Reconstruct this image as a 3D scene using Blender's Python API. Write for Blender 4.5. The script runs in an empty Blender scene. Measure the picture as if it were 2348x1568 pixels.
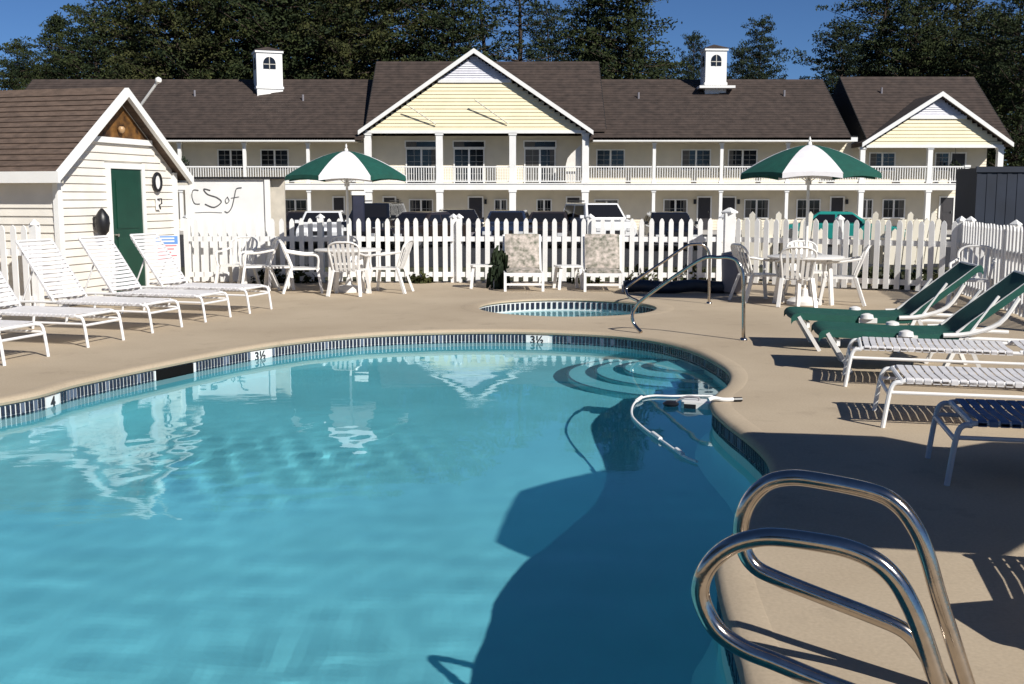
import bpy, bmesh, math, random
from mathutils import Vector, Matrix
from mathutils.noise import noise as mnoise

# ------------------------------------------------------------------ camera, sky, sun, exposure
sc = bpy.context.scene
COL = sc.collection
TAN = 0.1336
EYE = 1.6
FP = 2500.0
cd = bpy.data.cameras.new('camera'); cam = bpy.data.objects.new('camera', cd); COL.objects.link(cam)
cam.location = (0, 0, EYE); cam.rotation_euler = (math.pi/2 - math.atan(TAN), 0, 0)
cd.sensor_width = 36; cd.lens = 36*FP/2347; cd.clip_end = 3000; cd.clip_start = 0.05
sc.camera = cam
SX, SY = 0.85, -1.05                      # horizontal way to the sun per metre of height
EL = math.atan(1/math.hypot(SX, SY))
w = bpy.data.worlds.new('World'); sc.world = w; w.use_nodes = True
nt = w.node_tree
bg = nt.nodes['Background']
sky = nt.nodes.new('ShaderNodeTexSky'); sky.sky_type = 'NISHITA'; sky.sun_disc = False
sky.sun_elevation = EL; sky.sun_rotation = math.atan2(SX, SY)
sky.air_density = 0.65; sky.dust_density = 0.0; sky.ozone_density = 10.0
nt.links.new(sky.outputs[0], bg.inputs[0]); bg.inputs[1].default_value = 0.058
sd = bpy.data.lights.new('sun', 'SUN'); sun = bpy.data.objects.new('sun', sd); COL.objects.link(sun)
sd.energy = 4.5; sd.angle = math.radians(0.5); sd.color = (1.0, 0.965, 0.90)
sun.rotation_euler = Vector((SX, SY, 1)).to_track_quat('Z', 'Y').to_euler()
sun.location = (20, -20, 30)
sc.view_settings.view_transform = 'Standard'; sc.view_settings.look = 'None'
sc.view_settings.exposure = 0.34; sc.view_settings.gamma = 1.0
sc.render.engine = 'CYCLES'
try:
    sc.cycles.caustics_refractive = True
    sd.cycles.is_caustics_light = True
except Exception: pass
random.seed(7)
R = math.radians
cp, sp = math.cos(math.atan(TAN)), math.sin(math.atan(TAN))

def ray(px, py):
    a, b = px - 1173.5, 784 - py
    return Vector((a, FP*cp + b*sp, -FP*sp + b*cp))
def W(px, py, z=0.0):                     # where that spot lies on the level z
    d = ray(px, py); t = (z - EYE)/d.z
    return Vector((d.x*t, d.y*t, z))
def WY(px, py, Y):                        # where that spot lies on the upright plane y = Y
    d = ray(px, py); t = Y/d.y
    return Vector((d.x*t, Y, EYE + d.z*t))

# ------------------------------------------------------------------ materials
MATS = {}
def mat(name, col, rough=0.6, metal=0.0, var=0.0, vscale=8.0, bump=0.0, bscale=60.0, coat=0.0, spec=0.5, col2=None, stretch=None):
    if name in MATS: return MATS[name]
    m = bpy.data.materials.new(name); m.use_nodes = True
    n = m.node_tree.nodes; l = m.node_tree.links
    b = n['Principled BSDF']
    b.inputs['Roughness'].default_value = rough; b.inputs['Metallic'].default_value = metal
    b.inputs['Specular IOR Level'].default_value = spec
    b.inputs['Coat Weight'].default_value = coat
    c = tuple(col) + (1,)
    b.inputs['Base Color'].default_value = c
    tc = None
    if var > 0 or bump > 0:
        g = n.new('ShaderNodeNewGeometry'); mp = n.new('ShaderNodeMapping'); l.new(g.outputs['Position'], mp.inputs[0])
        if stretch: mp.inputs['Scale'].default_value = stretch
        tc = mp.outputs[0]
    if var > 0:
        t = n.new('ShaderNodeTexNoise'); t.inputs['Scale'].default_value = vscale; t.inputs['Detail'].default_value = 6
        l.new(tc, t.inputs['Vector'])
        r = n.new('ShaderNodeMix'); r.data_type = 'RGBA'
        r.inputs[6].default_value = tuple(x*(1-var) for x in col) + (1,)
        r.inputs[7].default_value = (tuple(col2) if col2 else tuple(min(1, x*(1+var)) for x in col)) + (1,)
        cr = n.new('ShaderNodeMapRange'); cr.inputs[1].default_value = 0.3; cr.inputs[2].default_value = 0.7
        l.new(t.outputs[0], cr.inputs[0]); l.new(cr.outputs[0], r.inputs[0]); l.new(r.outputs[2], b.inputs['Base Color'])
    if bump > 0:
        t2 = n.new('ShaderNodeTexNoise'); t2.inputs['Scale'].default_value = bscale; t2.inputs['Detail'].default_value = 4
        l.new(tc, t2.inputs['Vector'])
        bp = n.new('ShaderNodeBump'); bp.inputs['Strength'].default_value = bump; bp.inputs['Distance'].default_value = 0.02
        l.new(t2.outputs[0], bp.inputs['Height']); l.new(bp.outputs[0], b.inputs['Normal'])
    MATS[name] = m
    return m
M = mat
m_white = M('white_paint', (.80, .79, .77), .45, var=.06, vscale=3)
m_trim = M('white_trim', (.82, .81, .78), .5, var=.05, vscale=2)
m_vinyl = M('white_vinyl_strap', (.72, .70, .70), .4, var=.08, vscale=9)
m_resin = M('white_resin', (.78, .76, .73), .35, var=.05, vscale=12)
m_alu = M('white_powder_coat', (.82, .81, .80), .3)
m_greencloth = M('dark_green_cloth', (.004, .072, .052), .8, var=.15, vscale=10, bump=.15, bscale=300)
m_whitecloth = M('white_cloth', (.78, .76, .77), .8, var=.05, vscale=8, bump=.1, bscale=200)
m_shadestrap = M('navy_sling', (.10, .15, .27), .6, var=.2, vscale=30)  # white straps with the umbrella's shade put into their blue
m_steel = M('brushed_steel', (.52, .46, .40), .13, 1.0, var=.12, vscale=25, bump=.02, bscale=120)
m_deck = None
m_siding = M('cream_siding', (.77, .725, .65), .6, var=.07, vscale=3, bump=.1, bscale=60)
m_siding2 = M('motel_siding', (.74, .67, .53), .65, var=.06, vscale=1.5)
m_gable = M('yellow_gable_siding', (.88, .775, .52), .65, var=.05, vscale=1.5)
m_louvre = M('pale_lilac_louvre', (.70, .69, .74), .6, var=.08, vscale=6)
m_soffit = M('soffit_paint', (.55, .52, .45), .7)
m_roof = M('brown_shingles', (.053, .037, .030), .9, var=.34, vscale=2.5, bump=.5, bscale=14)
m_roof2 = M('weathered_shingles', (.115, .078, .058), .9, var=.3, vscale=6, bump=.5, bscale=40, stretch=(1, 1, 4))
m_door = M('green_door_paint', (.008, .05, .03), .4, var=.15, vscale=4)
m_amber = M('amber_wood', (.07, .026, .006), .6, var=.7, vscale=7, col2=(.24, .11, .025))
m_black = M('black_metal', (.01, .01, .012), .4)
m_glass = M('dark_window_glass', (.012, .012, .014), .06, spec=.6)
m_tyre = M('tyre_rubber', (.015, .015, .015), .8)
m_rim = M('wheel_rim', (.5, .5, .5), .3, .8)
m_tiledark = M('navy_pool_tile', (.022, .026, .045), .25, var=.5, vscale=25)
m_tilewhite = M('white_marker_tile', (.78, .78, .76), .15)
m_plaster = M('pool_plaster', (.26, .61, .67), .7, var=.10, vscale=.9, bump=.05, bscale=12)
m_step = M('step_edge', (.55, .78, .80), .6, var=.1, vscale=6)
m_grout = M('pool_grout', (.66, .67, .66), .6)
m_grass = M('grass', (.035, .045, .014), .95, var=.45, vscale=1.6, bump=.6, bscale=20, col2=(.085, .08, .03))
m_asphalt = M('asphalt', (.026, .026, .028), .9, var=.25, vscale=1.5, bump=.4, bscale=50)
m_bark = M('bark', (.05, .035, .025), .95, var=.4, vscale=4, bump=.8, bscale=10)
m_bin = M('grey_bin', (.20, .19, .21), .5, var=.1, vscale=5)
m_tarp = M('dark_tarp', (.014, .022, .035), .5, var=.4, vscale=4, bump=.4, bscale=6)
m_navy = M('navy_painted_steel', (.012, .018, .034), .5, var=.3, vscale=1.2)
m_red = M('red_print', (.70, .22, .24), .6); m_bluep = M('blue_print', (.12, .28, .62), .6)
m_ink = M('black_ink', (.03, .03, .035), .6)
m_flower = M('floral_cushion', (.27, .29, .20), .85, var=.6, vscale=13, col2=(.62, .53, .47))
m_soil = M('mulch', (.06, .035, .02), .95, var=.4, vscale=12, bump=.7, bscale=40)

def foliage(name, c1, c2):
    m = bpy.data.materials.new(name); m.use_nodes = True
    n = m.node_tree.nodes; l = m.node_tree.links; b = n['Principled BSDF']
    g = n.new('ShaderNodeNewGeometry'); t = n.new('ShaderNodeTexNoise'); t.inputs['Scale'].default_value = .9; t.inputs['Detail'].default_value = 5
    l.new(g.outputs['Position'], t.inputs['Vector'])
    r = n.new('ShaderNodeMix'); r.data_type = 'RGBA'; r.inputs[6].default_value = c1 + (1,); r.inputs[7].default_value = c2 + (1,)
    cr = n.new('ShaderNodeMapRange'); cr.inputs[1].default_value = .35; cr.inputs[2].default_value = .68
    l.new(t.outputs[0], cr.inputs[0]); l.new(cr.outputs[0], r.inputs[0]); l.new(r.outputs[2], b.inputs['Base Color'])
    b.inputs['Roughness'].default_value = .75; b.inputs['Specular IOR Level'].default_value = .2
    return m
m_leaf = [foliage('pine_needles', (.008, .017, .007), (.048, .060, .018)), foliage('dark_needles', (.007, .015, .009), (.032, .046, .020)),
          foliage('olive_leaves', (.012, .019, .006), (.064, .066, .020))]

def deck_material():
    m = bpy.data.materials.new('broom_concrete'); m.use_nodes = True
    n = m.node_tree.nodes; l = m.node_tree.links; b = n['Principled BSDF']
    g = n.new('ShaderNodeNewGeometry')
    a = n.new('ShaderNodeTexNoise'); a.inputs['Scale'].default_value = .55; a.inputs['Detail'].default_value = 7; a.inputs['Roughness'].default_value = .6
    f = n.new('ShaderNodeTexNoise'); f.inputs['Scale'].default_value = 60; f.inputs['Detail'].default_value = 4
    l.new(g.outputs['Position'], a.inputs['Vector']); l.new(g.outputs['Position'], f.inputs['Vector'])
    r = n.new('ShaderNodeMix'); r.data_type = 'RGBA'; r.inputs[6].default_value = (.395, .315, .222, 1); r.inputs[7].default_value = (.485, .395, .285, 1)
    cr = n.new('ShaderNodeMapRange'); cr.inputs[1].default_value = .3; cr.inputs[2].default_value = .7
    l.new(a.outputs[0], cr.inputs[0]); l.new(cr.outputs[0], r.inputs[0])
    r2 = n.new('ShaderNodeMix'); r2.data_type = 'RGBA'; r2.blend_type = 'MULTIPLY'; r2.inputs[0].default_value = .30
    l.new(r.outputs[2], r2.inputs[6]); l.new(f.outputs[0], r2.inputs[7])
    br = n.new('ShaderNodeMix'); br.data_type = 'RGBA'; br.blend_type = 'MULTIPLY'; br.inputs[0].default_value = 1
    l.new(r2.outputs[2], br.inputs[6]); br.inputs[7].default_value = (1.16, 1.16, 1.16, 1)
    st = n.new('ShaderNodeTexNoise'); st.inputs['Scale'].default_value = 2.3; st.inputs['Detail'].default_value = 8; st.inputs['Roughness'].default_value = .7
    l.new(g.outputs['Position'], st.inputs['Vector'])
    sm = n.new('ShaderNodeMapRange'); sm.inputs[1].default_value = .56; sm.inputs[2].default_value = .74; sm.inputs[3].default_value = 1.0; sm.inputs[4].default_value = .80
    l.new(st.outputs[0], sm.inputs[0])
    sx = n.new('ShaderNodeMix'); sx.data_type = 'RGBA'; sx.blend_type = 'MULTIPLY'; sx.inputs[0].default_value = 1
    l.new(br.outputs[2], sx.inputs[6]); l.new(sm.outputs[0], sx.inputs[7]); l.new(sx.outputs[2], b.inputs['Base Color'])
    bp = n.new('ShaderNodeBump'); bp.inputs['Strength'].default_value = .14; bp.inputs['Distance'].default_value = .006
    l.new(f.outputs[0], bp.inputs['Height']); l.new(bp.outputs[0], b.inputs['Normal']); b.inputs['Roughness'].default_value = .85
    b.inputs['Specular IOR Level'].default_value = .25
    return m
m_deck = deck_material()
m_coping = m_deck

def water_material(tint):
    m = bpy.data.materials.new('pool_water'); m.use_nodes = True
    n = m.node_tree.nodes; l = m.node_tree.links
    n.remove(n['Principled BSDF']); out = n['Material Output']
    gl = n.new('ShaderNodeBsdfGlass'); gl.inputs['IOR'].default_value = 1.333; gl.inputs['Roughness'].default_value = 0.0
    gl.inputs['Color'].default_value = tint
    g = n.new('ShaderNodeNewGeometry')
    def noise_(scale, stretch, rot, detail):
        mp = n.new('ShaderNodeMapping'); mp.inputs['Scale'].default_value = stretch; mp.inputs['Rotation'].default_value = (0,0,rot)
        l.new(g.outputs['Position'], mp.inputs[0]); t = n.new('ShaderNodeTexNoise'); t.inputs['Scale'].default_value = scale
        t.inputs['Detail'].default_value = detail; l.new(mp.outputs[0], t.inputs['Vector']); return t.outputs[0]
    def math_(op, a, b):
        q = n.new('ShaderNodeMath'); q.operation = op
        for i, x in enumerate((a, b)):
            if isinstance(x, (int, float)): q.inputs[i].default_value = x
            else: l.new(x, q.inputs[i])
        return q.outputs[0]
    swell = noise_(2.2, (.55, 1.6, 1), .25, 2)
    fine = noise_(9.0, (.7, 1.5, 1), -.2, 3)
    mask = noise_(.42, (1, 1, 1), 0, 2)
    mr = n.new('ShaderNodeMapRange'); mr.inputs[1].default_value = .48; mr.inputs[2].default_value = .64; l.new(mask, mr.inputs[0])
    h = math_('ADD', math_('MULTIPLY', swell, .55), math_('MULTIPLY', fine, math_('ADD', math_('MULTIPLY', mr.outputs[0], .75), .06)))
    bp = n.new('ShaderNodeBump'); bp.inputs['Strength'].default_value = 1; bp.inputs['Distance'].default_value = .0009
    sepx = n.new('ShaderNodeSeparateXYZ'); l.new(g.outputs['Position'], sepx.inputs[0])
    h = math_('MULTIPLY', h, 1.0)
    l.new(h, bp.inputs['Height']); l.new(bp.outputs[0], gl.inputs['Normal'])
    l.new(gl.outputs[0], out.inputs[0])
    return m
m_water = water_material((.80, .97, 1.0, 1))

# ------------------------------------------------------------------ mesh helpers
class MB:
    def __init__(s): s.v = []; s.f = []
    def add(s, vs, fs):
        o = len(s.v); s.v += [tuple(x) for x in vs]; s.f += [tuple(i+o for i in f) for f in fs]; return s
    def box(s, x0, x1, y0, y1, z0, z1, mtx=None):
        vs = [Vector(p) for p in ((x0,y0,z0),(x1,y0,z0),(x1,y1,z0),(x0,y1,z0),(x0,y0,z1),(x1,y0,z1),(x1,y1,z1),(x0,y1,z1))]
        if mtx: vs = [mtx @ p for p in vs]
        return s.add(vs, [(0,3,2,1),(4,5,6,7),(0,1,5,4),(1,2,6,5),(2,3,7,6),(3,0,4,7)])
    def bevbox(s, x0, x1, y0, y1, z0, z1, b=.01):
        # box with chamfered corners in plan
        pts = [(x0+b,y0),(x1-b,y0),(x1,y0+b),(x1,y1-b),(x1-b,y1),(x0+b,y1),(x0,y1-b),(x0,y0+b)]
        return s.prism(pts, z0, z1)
    def prism(s, pts, z0, z1):
        n = len(pts)
        vs = [(x,y,z0) for x,y in pts] + [(x,y,z1) for x,y in pts]
        return s.add(vs, [tuple(range(n))[::-1], tuple(range(n,2*n))] + [(i,(i+1)%n,n+(i+1)%n,n+i) for i in range(n)])
    def slab(s, pts, axis, a0, a1):       # polygon in the plane across axis ('y' -> pts are x,z ; 'x' -> y,z)
        n = len(pts)
        mk = (lambda p,a:(p[0],a,p[1])) if axis == 'y' else (lambda p,a:(a,p[0],p[1]))
        vs = [mk(p,a0) for p in pts] + [mk(p,a1) for p in pts]
        return s.add(vs, [tuple(range(n)), tuple(range(n,2*n))[::-1]] + [(i,n+i,n+(i+1)%n,(i+1)%n) for i in range(n)])
    def bar(s, a, b, wd, th=None, up=(0,0,1)):
        a, b = Vector(a), Vector(b); th = th or wd
        d = (b-a).normalized(); u = Vector(up)
        if abs(d.dot(u)) > .95: u = Vector((0,1,0))
        r = d.cross(u).normalized(); u = r.cross(d).normalized()
        vs = []
        for p in (a, b):
            for i, j in ((-1,-1),(1,-1),(1,1),(-1,1)): vs.append(p + r*(i*wd/2) + u*(j*th/2))
        return s.add(vs, [(0,1,2,3),(7,6,5,4),(0,4,5,1),(1,5,6,2),(2,6,7,3),(3,7,4,0)])
    def tube(s, pts, r, n=8, r2=None, closed=False):
        pts = [Vector(p) for p in pts]; N = len(pts)
        t0 = (pts[1]-pts[0]).normalized(); u = t0.orthogonal().normalized(); rings = []
        pt = t0
        for i, p in enumerate(pts):
            if closed: t = (pts[(i+1)%N]-pts[i-1]).normalized()
            else: t = (pts[min(i+1,N-1)]-pts[max(i-1,0)]).normalized()
            q = pt.rotation_difference(t); u = (q @ u); u = (u - t*u.dot(t)).normalized(); pt = t
            v = t.cross(u); rr = r if r2 is None else r + (r2-r)*i/(N-1)
            rings.append([p + (u*math.cos(2*math.pi*k/n) + v*math.sin(2*math.pi*k/n))*rr for k in range(n)])
        vs = [q for g in rings for q in g]; fs = []
        for i in range(N if closed else N-1):
            j = (i+1)%N
            fs += [(i*n+k, i*n+(k+1)%n, j*n+(k+1)%n, j*n+k) for k in range(n)]
        if not closed: fs += [tuple(range(n))[::-1], tuple(range((N-1)*n, N*n))]
        return s.add(vs, fs)
    def lathe(s, prof, c=(0,0,0), n=20):
        vs = []; fs = []
        for r, z in prof:
            vs += [(c[0]+r*math.cos(2*math.pi*k/n), c[1]+r*math.sin(2*math.pi*k/n), c[2]+z) for k in range(n)]
        for i in range(len(prof)-1):
            fs += [(i*n+k, i*n+(k+1)%n, (i+1)*n+(k+1)%n, (i+1)*n+k) for k in range(n)]
        fs += [tuple(range(n))[::-1], tuple(range((len(prof)-1)*n, len(prof)*n))]
        return s.add(vs, fs)
    def build(s, name, m, parent=None, smooth=False, loc=None, rot=None):
        me = bpy.data.meshes.new(name); me.from_pydata(s.v, [], s.f)
        if m: me.materials.append(m)
        if smooth:
            me.polygons.foreach_set('use_smooth', [True]*len(me.polygons))
            try: me.set_sharp_from_angle(angle=R(40))
            except Exception: pass
        me.update()
        o = bpy.data.objects.new(name, me); COL.objects.link(o)
        if parent: o.parent = parent
        if loc: o.location = loc
        if rot: o.rotation_euler = rot
        return o
def inst(o, parent, loc=(0,0,0), rot=(0,0,0), scale=None):
    c = o.copy(); COL.objects.link(c); c.parent = parent; c.location = loc; c.rotation_euler = rot
    if scale: c.scale = scale
    return c
def tag(o, label=None, cat=None, group=None, kind=None):
    if label: o['label'] = label
    if cat: o['category'] = cat
    if group: o['group'] = group
    if kind: o['kind'] = kind
    return o
def empty(name, loc, rz=0, label=None, cat=None, group=None):
    o = bpy.data.objects.new(name, None); COL.objects.link(o); o.location = loc; o.rotation_euler = (0,0,rz)
    o.empty_display_size = .2
    return tag(o, label, cat, group)
def kids(o): return list(o.children)
def copy_tree(o, parent=None):
    c = o.copy(); COL.objects.link(c); c.parent = parent
    for ch in KIDS.get(o.name, kids(o)): copy_tree(ch, c)
    return c
KIDS = {}
def dup(root, loc, rz, label=None, group=None):
    c = copy_tree(root); c.location = loc; c.rotation_euler = (0,0,rz)
    if label: c['label'] = label
    if group: c['group'] = group
    return c
def spline(P, per=8, closed=False):
    P = [Vector(p) for p in P]; n = len(P); out = []
    rng = range(n) if closed else range(n-1)
    for i in rng:
        if closed: a,b,c,d = P[i-1],P[i],P[(i+1)%n],P[(i+2)%n]
        else: a,b,c,d = P[max(i-1,0)],P[i],P[i+1],P[min(i+2,n-1)]
        for k in range(per):
            t = k/per
            out.append(.5*((2*b)+(c-a)*t+(2*a-5*b+4*c-d)*t*t+(3*b-3*c+d-a)*t**3))
    if not closed: out.append(P[-1])
    return out
def resample(P, step, closed=True):
    P = [Vector(p) for p in P]; Q = P+[P[0]] if closed else P
    L = [0]
    for a,b in zip(Q,Q[1:]): L.append(L[-1]+(b-a).length)
    n = int(round(L[-1]/step)); out = []; j = 0
    for k in range(n if closed else n+1):
        s_ = L[-1]*k/n
        while j < len(L)-2 and L[j+1] < s_: j += 1
        t = (s_-L[j])/max(1e-9, L[j+1]-L[j]); out.append(Q[j].lerp(Q[j+1], min(1,t)))
    return out
def text_mesh(txt, size, name, m, parent, loc, rot, depth=.002):
    cu = bpy.data.curves.new(name, 'FONT'); cu.body = txt; cu.size = size; cu.extrude = depth; cu.offset = .0035; cu.align_x = 'CENTER'; cu.align_y = 'CENTER'
    tmp = bpy.data.objects.new('tmp', cu); me = bpy.data.meshes.new_from_object(tmp)
    bpy.data.objects.remove(tmp); bpy.data.curves.remove(cu)
    me.materials.clear(); me.materials.append(m)
    o = bpy.data.objects.new(name, me); COL.objects.link(o); o.parent = parent; o.location = loc; o.rotation_euler = rot
    return o
# ------------------------------------------------------------------ pool shape
WL = -0.155                                # water level
edge_px = [(0,915),(180,872),(370,832),(560,796),(700,776),(850,763),(1000,757),(1130,755),(1260,757),(1400,764),(1500,776),
           (1580,796),(1640,824),(1673,852),(1668,880),(1640,902),(1632,928),(1662,960),(1715,1000),(1760,1045),(1768,1090),(1735,1150),(1680,1215),(1645,1275),(1652,1350),(1680,1450),(1712,1568)]
ctrl = [W(x, y) for x, y in edge_px]
ctrl += [Vector(p+(0,)) for p in ((.72,2.9),(.45,2.1),(-.5,1.55),(-2,1.35),(-4,1.6),(-5.6,3.0),(-6.0,5.0),(-5.4,7.0))]
OUT = resample(spline(ctrl, 8, True), .12)
NOUT = len(OUT)
def offset(P, d):
    out = []
    n = len(P)
    for i in range(n):
        t = (P[(i+1)%n]-P[i-1]).normalized(); nn = Vector((t.y, -t.x, 0))
        out.append(P[i]+nn*d)
    return out
area = sum(a.x*b.y-b.x*a.y for a,b in zip(OUT, OUT[1:]+OUT[:1]))
SGN = 1 if area > 0 else -1                # +offset*SGN points outwards
def ring_loft(P, prof, name, m, parent=None, smooth=True, closed=True):
    mb = MB(); n = len(P)
    for d, z in prof:
        mb.v += [(q.x,q.y,z) for q in offset(P, d*SGN)]
    for i in range(len(prof)-1):
        for k in range(n):
            mb.f.append((i*n+k, i*n+(k+1)%n, (i+1)*n+(k+1)%n, (i+1)*n+k))
    return mb.build(name, m, parent, smooth)
def fill(loops, z, name, m, parent=None, smooth=False):
    bm = bmesh.new(); ed = []
    for L in loops:
        vs = [bm.verts.new((p[0],p[1],z)) for p in L]
        ed += [bm.edges.new((vs[i], vs[(i+1)%len(vs)])) for i in range(len(vs))]
    bmesh.ops.triangle_fill(bm, use_beauty=True, use_dissolve=False, edges=ed)
    bmesh.ops.recalc_face_normals(bm, faces=bm.faces)
    for f in bm.faces:
        if f.normal.z < 0: f.normal_flip()
    me = bpy.data.meshes.new(name); bm.to_mesh(me); bm.free(); me.materials.append(m)
    if smooth: me.polygons.foreach_set('use_smooth', [True]*len(me.polygons))
    o = bpy.data.objects.new(name, me); COL.objects.link(o); o.parent = parent
    return o
SPA_C = W(1300, 703); SPA_R = 1.30
SPA = [SPA_C + Vector((math.cos(2*math.pi*k/72), math.sin(2*math.pi*k/72), 0))*SPA_R for k in range(72)]
if SGN < 0: SPA = SPA[::-1]
# deck sheet with two holes
DX0, DX1, DY0, DY1 = -16, 9.0, -8, 20.65
deck = fill([[(DX0,DY0),(DX1,DY0),(DX1,DY1),(DX0,DY1)], offset(OUT, .15*SGN), offset(SPA, .25*SGN)], 0.0, 'pool_deck', m_deck)
tag(deck, kind='structure')
sk = MB(); sk.add([(DX0,DY0,0),(DX1,DY0,0),(DX1,DY1,0),(DX0,DY1,0),(DX0,DY0,-1),(DX1,DY0,-1),(DX1,DY1,-1),(DX0,DY1,-1)],[(0,1,5,4),(1,2,6,5),(2,3,7,6),(3,0,4,7)])
sk.build('deck_skirt', m_coping, deck)
# land around
GZ = -0.40
tag(MB().add([(-400,DY1,-.03),(400,DY1,-.03),(400,DY1+1.2,-.05),(-400,DY1+1.2,-.05),(400,DY1+9,GZ),(-400,DY1+9,GZ)],[(0,1,2,3),(3,2,4,5)]).build('grass_bank', m_grass), kind='structure')
tag(MB().add([(-400,DY1+9,GZ),(400,DY1+9,GZ),(400,900,GZ),(-400,900,GZ)],[(0,1,2,3)]).build('ground', m_grass), kind='structure')
tag(MB().add([(-60,31,GZ+.012),(45,31,GZ+.012),(45,57.5,GZ+.012),(-60,57.5,GZ+.012)],[(0,1,2,3)]).build('parking_lot', m_asphalt), kind='structure')
tag(MB().add([(-400,-300,-.05),(DX0,-300,-.05),(DX0,DY1,-.05),(-400,DY1,-.05), (DX1,-300,-.05),(400,-300,-.05),(400,DY1,-.05),(DX1,DY1,-.05), (DX0,DY0,-.05),(DX1,DY0,-.05)],
    [(0,1,2,3),(4,5,6,7),(1,4,9,8)]).build('lawn', m_grass), kind='structure')
pv = MB(); pv.box(-60, 45, 57.5, 61.4, GZ-.3, GZ+.14); tag(pv.build('walkway', M('walk_concrete',(.45,.42,.38),.85,var=.1)), kind='structure')

pool = tag(empty('swimming_pool', (0,0,0)), 'freeform swimming pool of turquoise water with dark tiled waterline', 'swimming pool')
cop = ring_loft(OUT, [(.15,.0),(.14,.002),(.08,.003),(.03,.001),(.004,-.008),(-.012,-.03),(-.006,-.052),(.02,-.06)], 'coping', m_coping, pool)
ring_loft(OUT, [(.02,-.06),(.012,-.064),(.012,-.5)], 'grout_bed', m_grout, pool, smooth=False)
# tile band: small upright tiles on the wall from under the coping to below the water
TILE = .046
walk = resample(OUT, TILE)
nW = len(walk)
marks = [W(598,815), W(1232,783), W(104,910)]
def near(p, q): return (Vector((p.x,p.y,0))-Vector((q.x,q.y,0))).length
mi = [min(range(nW), key=lambda i: near(walk[i], W(x,y))) for x,y in ((598,790),(1234,757),(104,890))]
msp = [6, 6, 4]
sk_i = min(range(nW), key=lambda i: near(walk[i], W(398,826)))
tb = MB(); tb2 = MB()
rnd = random.Random(3)
for i in range(nW):
    if any(abs((i-a+nW//2)%nW-nW//2) <= s_/2 for a, s_ in zip(mi, msp)): continue
    if abs((i-sk_i+nW//2)%nW-nW//2) <= 6: continue
    p, q = walk[i], walk[(i+1)%nW]; t = (q-p); L = t.length; t.normalize(); nn = Vector((t.y,-t.x,0))*SGN
    for (za, zb) in ((-.066,-.142),(-.148,-.225)):
        a = p + t*(.17*L); b = p + t*(.83*L); pr = .008 + rnd.uniform(0,.002)
        tgt = tb if rnd.random() < .86 else tb2
        f0 = [a + Vector((0,0,za)), b+Vector((0,0,za)), b+Vector((0,0,zb)), a+Vector((0,0,zb))]
        vs = [v + nn*.012 for v in f0] + [v - nn*(pr-.012) for v in f0]
        tgt.add(vs, [(4,5,6,7),(0,1,5,4),(1,2,6,5),(2,3,7,6),(3,0,4,7)])
tag(tb.build('waterline_tiles', m_tiledark, pool), kind='stuff')
tag(tb2.build('waterline_tiles', M('slate_pool_tile',(.10,.12,.17),.2), pool), kind='stuff')
for (a, s_, txt) in zip(mi, msp, ('3½','3½','4')):
    p = walk[a]; q = walk[(a+1)%nW]; t = (q-p).normalized(); nn = Vector((t.y,-t.x,0))*SGN
    half = s_*TILE/2
    tl = MB(); c0 = p
    for sg in (0,1):
        x0, x1 = (-half, -.004) if sg == 0 else (.004, half)
        f0 = [c0+t*x0, c0+t*x1]
        vs = []
        for d in (.012, -.004):
            for z in (-.068, -.215):
                for f in f0: vs.append(f + nn*d + Vector((0,0,z)))
        tl.add(vs, [(4,5,7,6),(0,1,5,4),(2,6,7,3),(0,4,6,2),(1,3,7,5)])
    tile = tl.build('depth_marker', m_tilewhite, pool)
    ang = math.atan2(-nn.y, -nn.x)
    o = text_mesh(txt, .13, 'numeral', m_ink, tile, p - nn*.0065 + Vector((0,0,-.125)), (math.pi/2, 0, ang+math.pi/2))
# skimmer mouth: flat black panel with a frame, the hollow's shade put into its colour
p = walk[sk_i]; t = (walk[(sk_i+1)%nW]-p).normalized(); nn = Vector((t.y,-t.x,0))*SGN
def loc_box(mb, x0,x1,d0,d1,z0,z1):
    vs = [p+t*x+nn*d+Vector((0,0,z)) for z in (z0,z1) for d in (d0,d1) for x in (x0,x1)]
    mb.add(vs, [(0,1,3,2),(4,6,7,5),(0,4,5,1),(1,5,7,3),(3,7,6,2),(2,6,4,0)])
so = MB(); loc_box(so, -.27,.27,-.006,.011,-.064,-.215); sm = so.build('skimmer_opening', M('skimmer_dark',(.008,.008,.008),.95,spec=.05), pool)
for a_, b_ in ((-.29,-.272),(.272,.29)):
    so = MB(); loc_box(so,a_,b_,-.012,.01,-.064,-.22); so.build('skimmer_jamb', m_tilewhite, pool)
# basin: sloping walls and floor
def floor_z(x, y): 
    return -1.15 - .30*max(0, min(1, (10.5-y)/8.0))
prof = [(.012,-.5),(.012,-.95),(-.02,-1.05),(-.12,-1.13)]
mb = MB(); n = NOUT
for k,(d,z) in enumerate(prof):
    for q in offset(OUT, d*SGN):
        fz = floor_z(q.x,q.y)
        zz = z if k == 0 else z + (fz+1.15)
        mb.v.append((q.x,q.y,zz))
for i in range(len(prof)-1):
    for k in range(n): mb.f.append((i*n+k, i*n+(k+1)%n, (i+1)*n+(k+1)%n, (i+1)*n+k))
wall = mb.build('basin_wall', m_plaster, pool, True)
inner = offset(OUT, -.12*SGN)
fl = fill([inner], 0, 'basin_floor', m_plaster, pool)
for v in fl.data.vertices: v.co.z = floor_z(v.co.x, v.co.y)+.02
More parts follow.
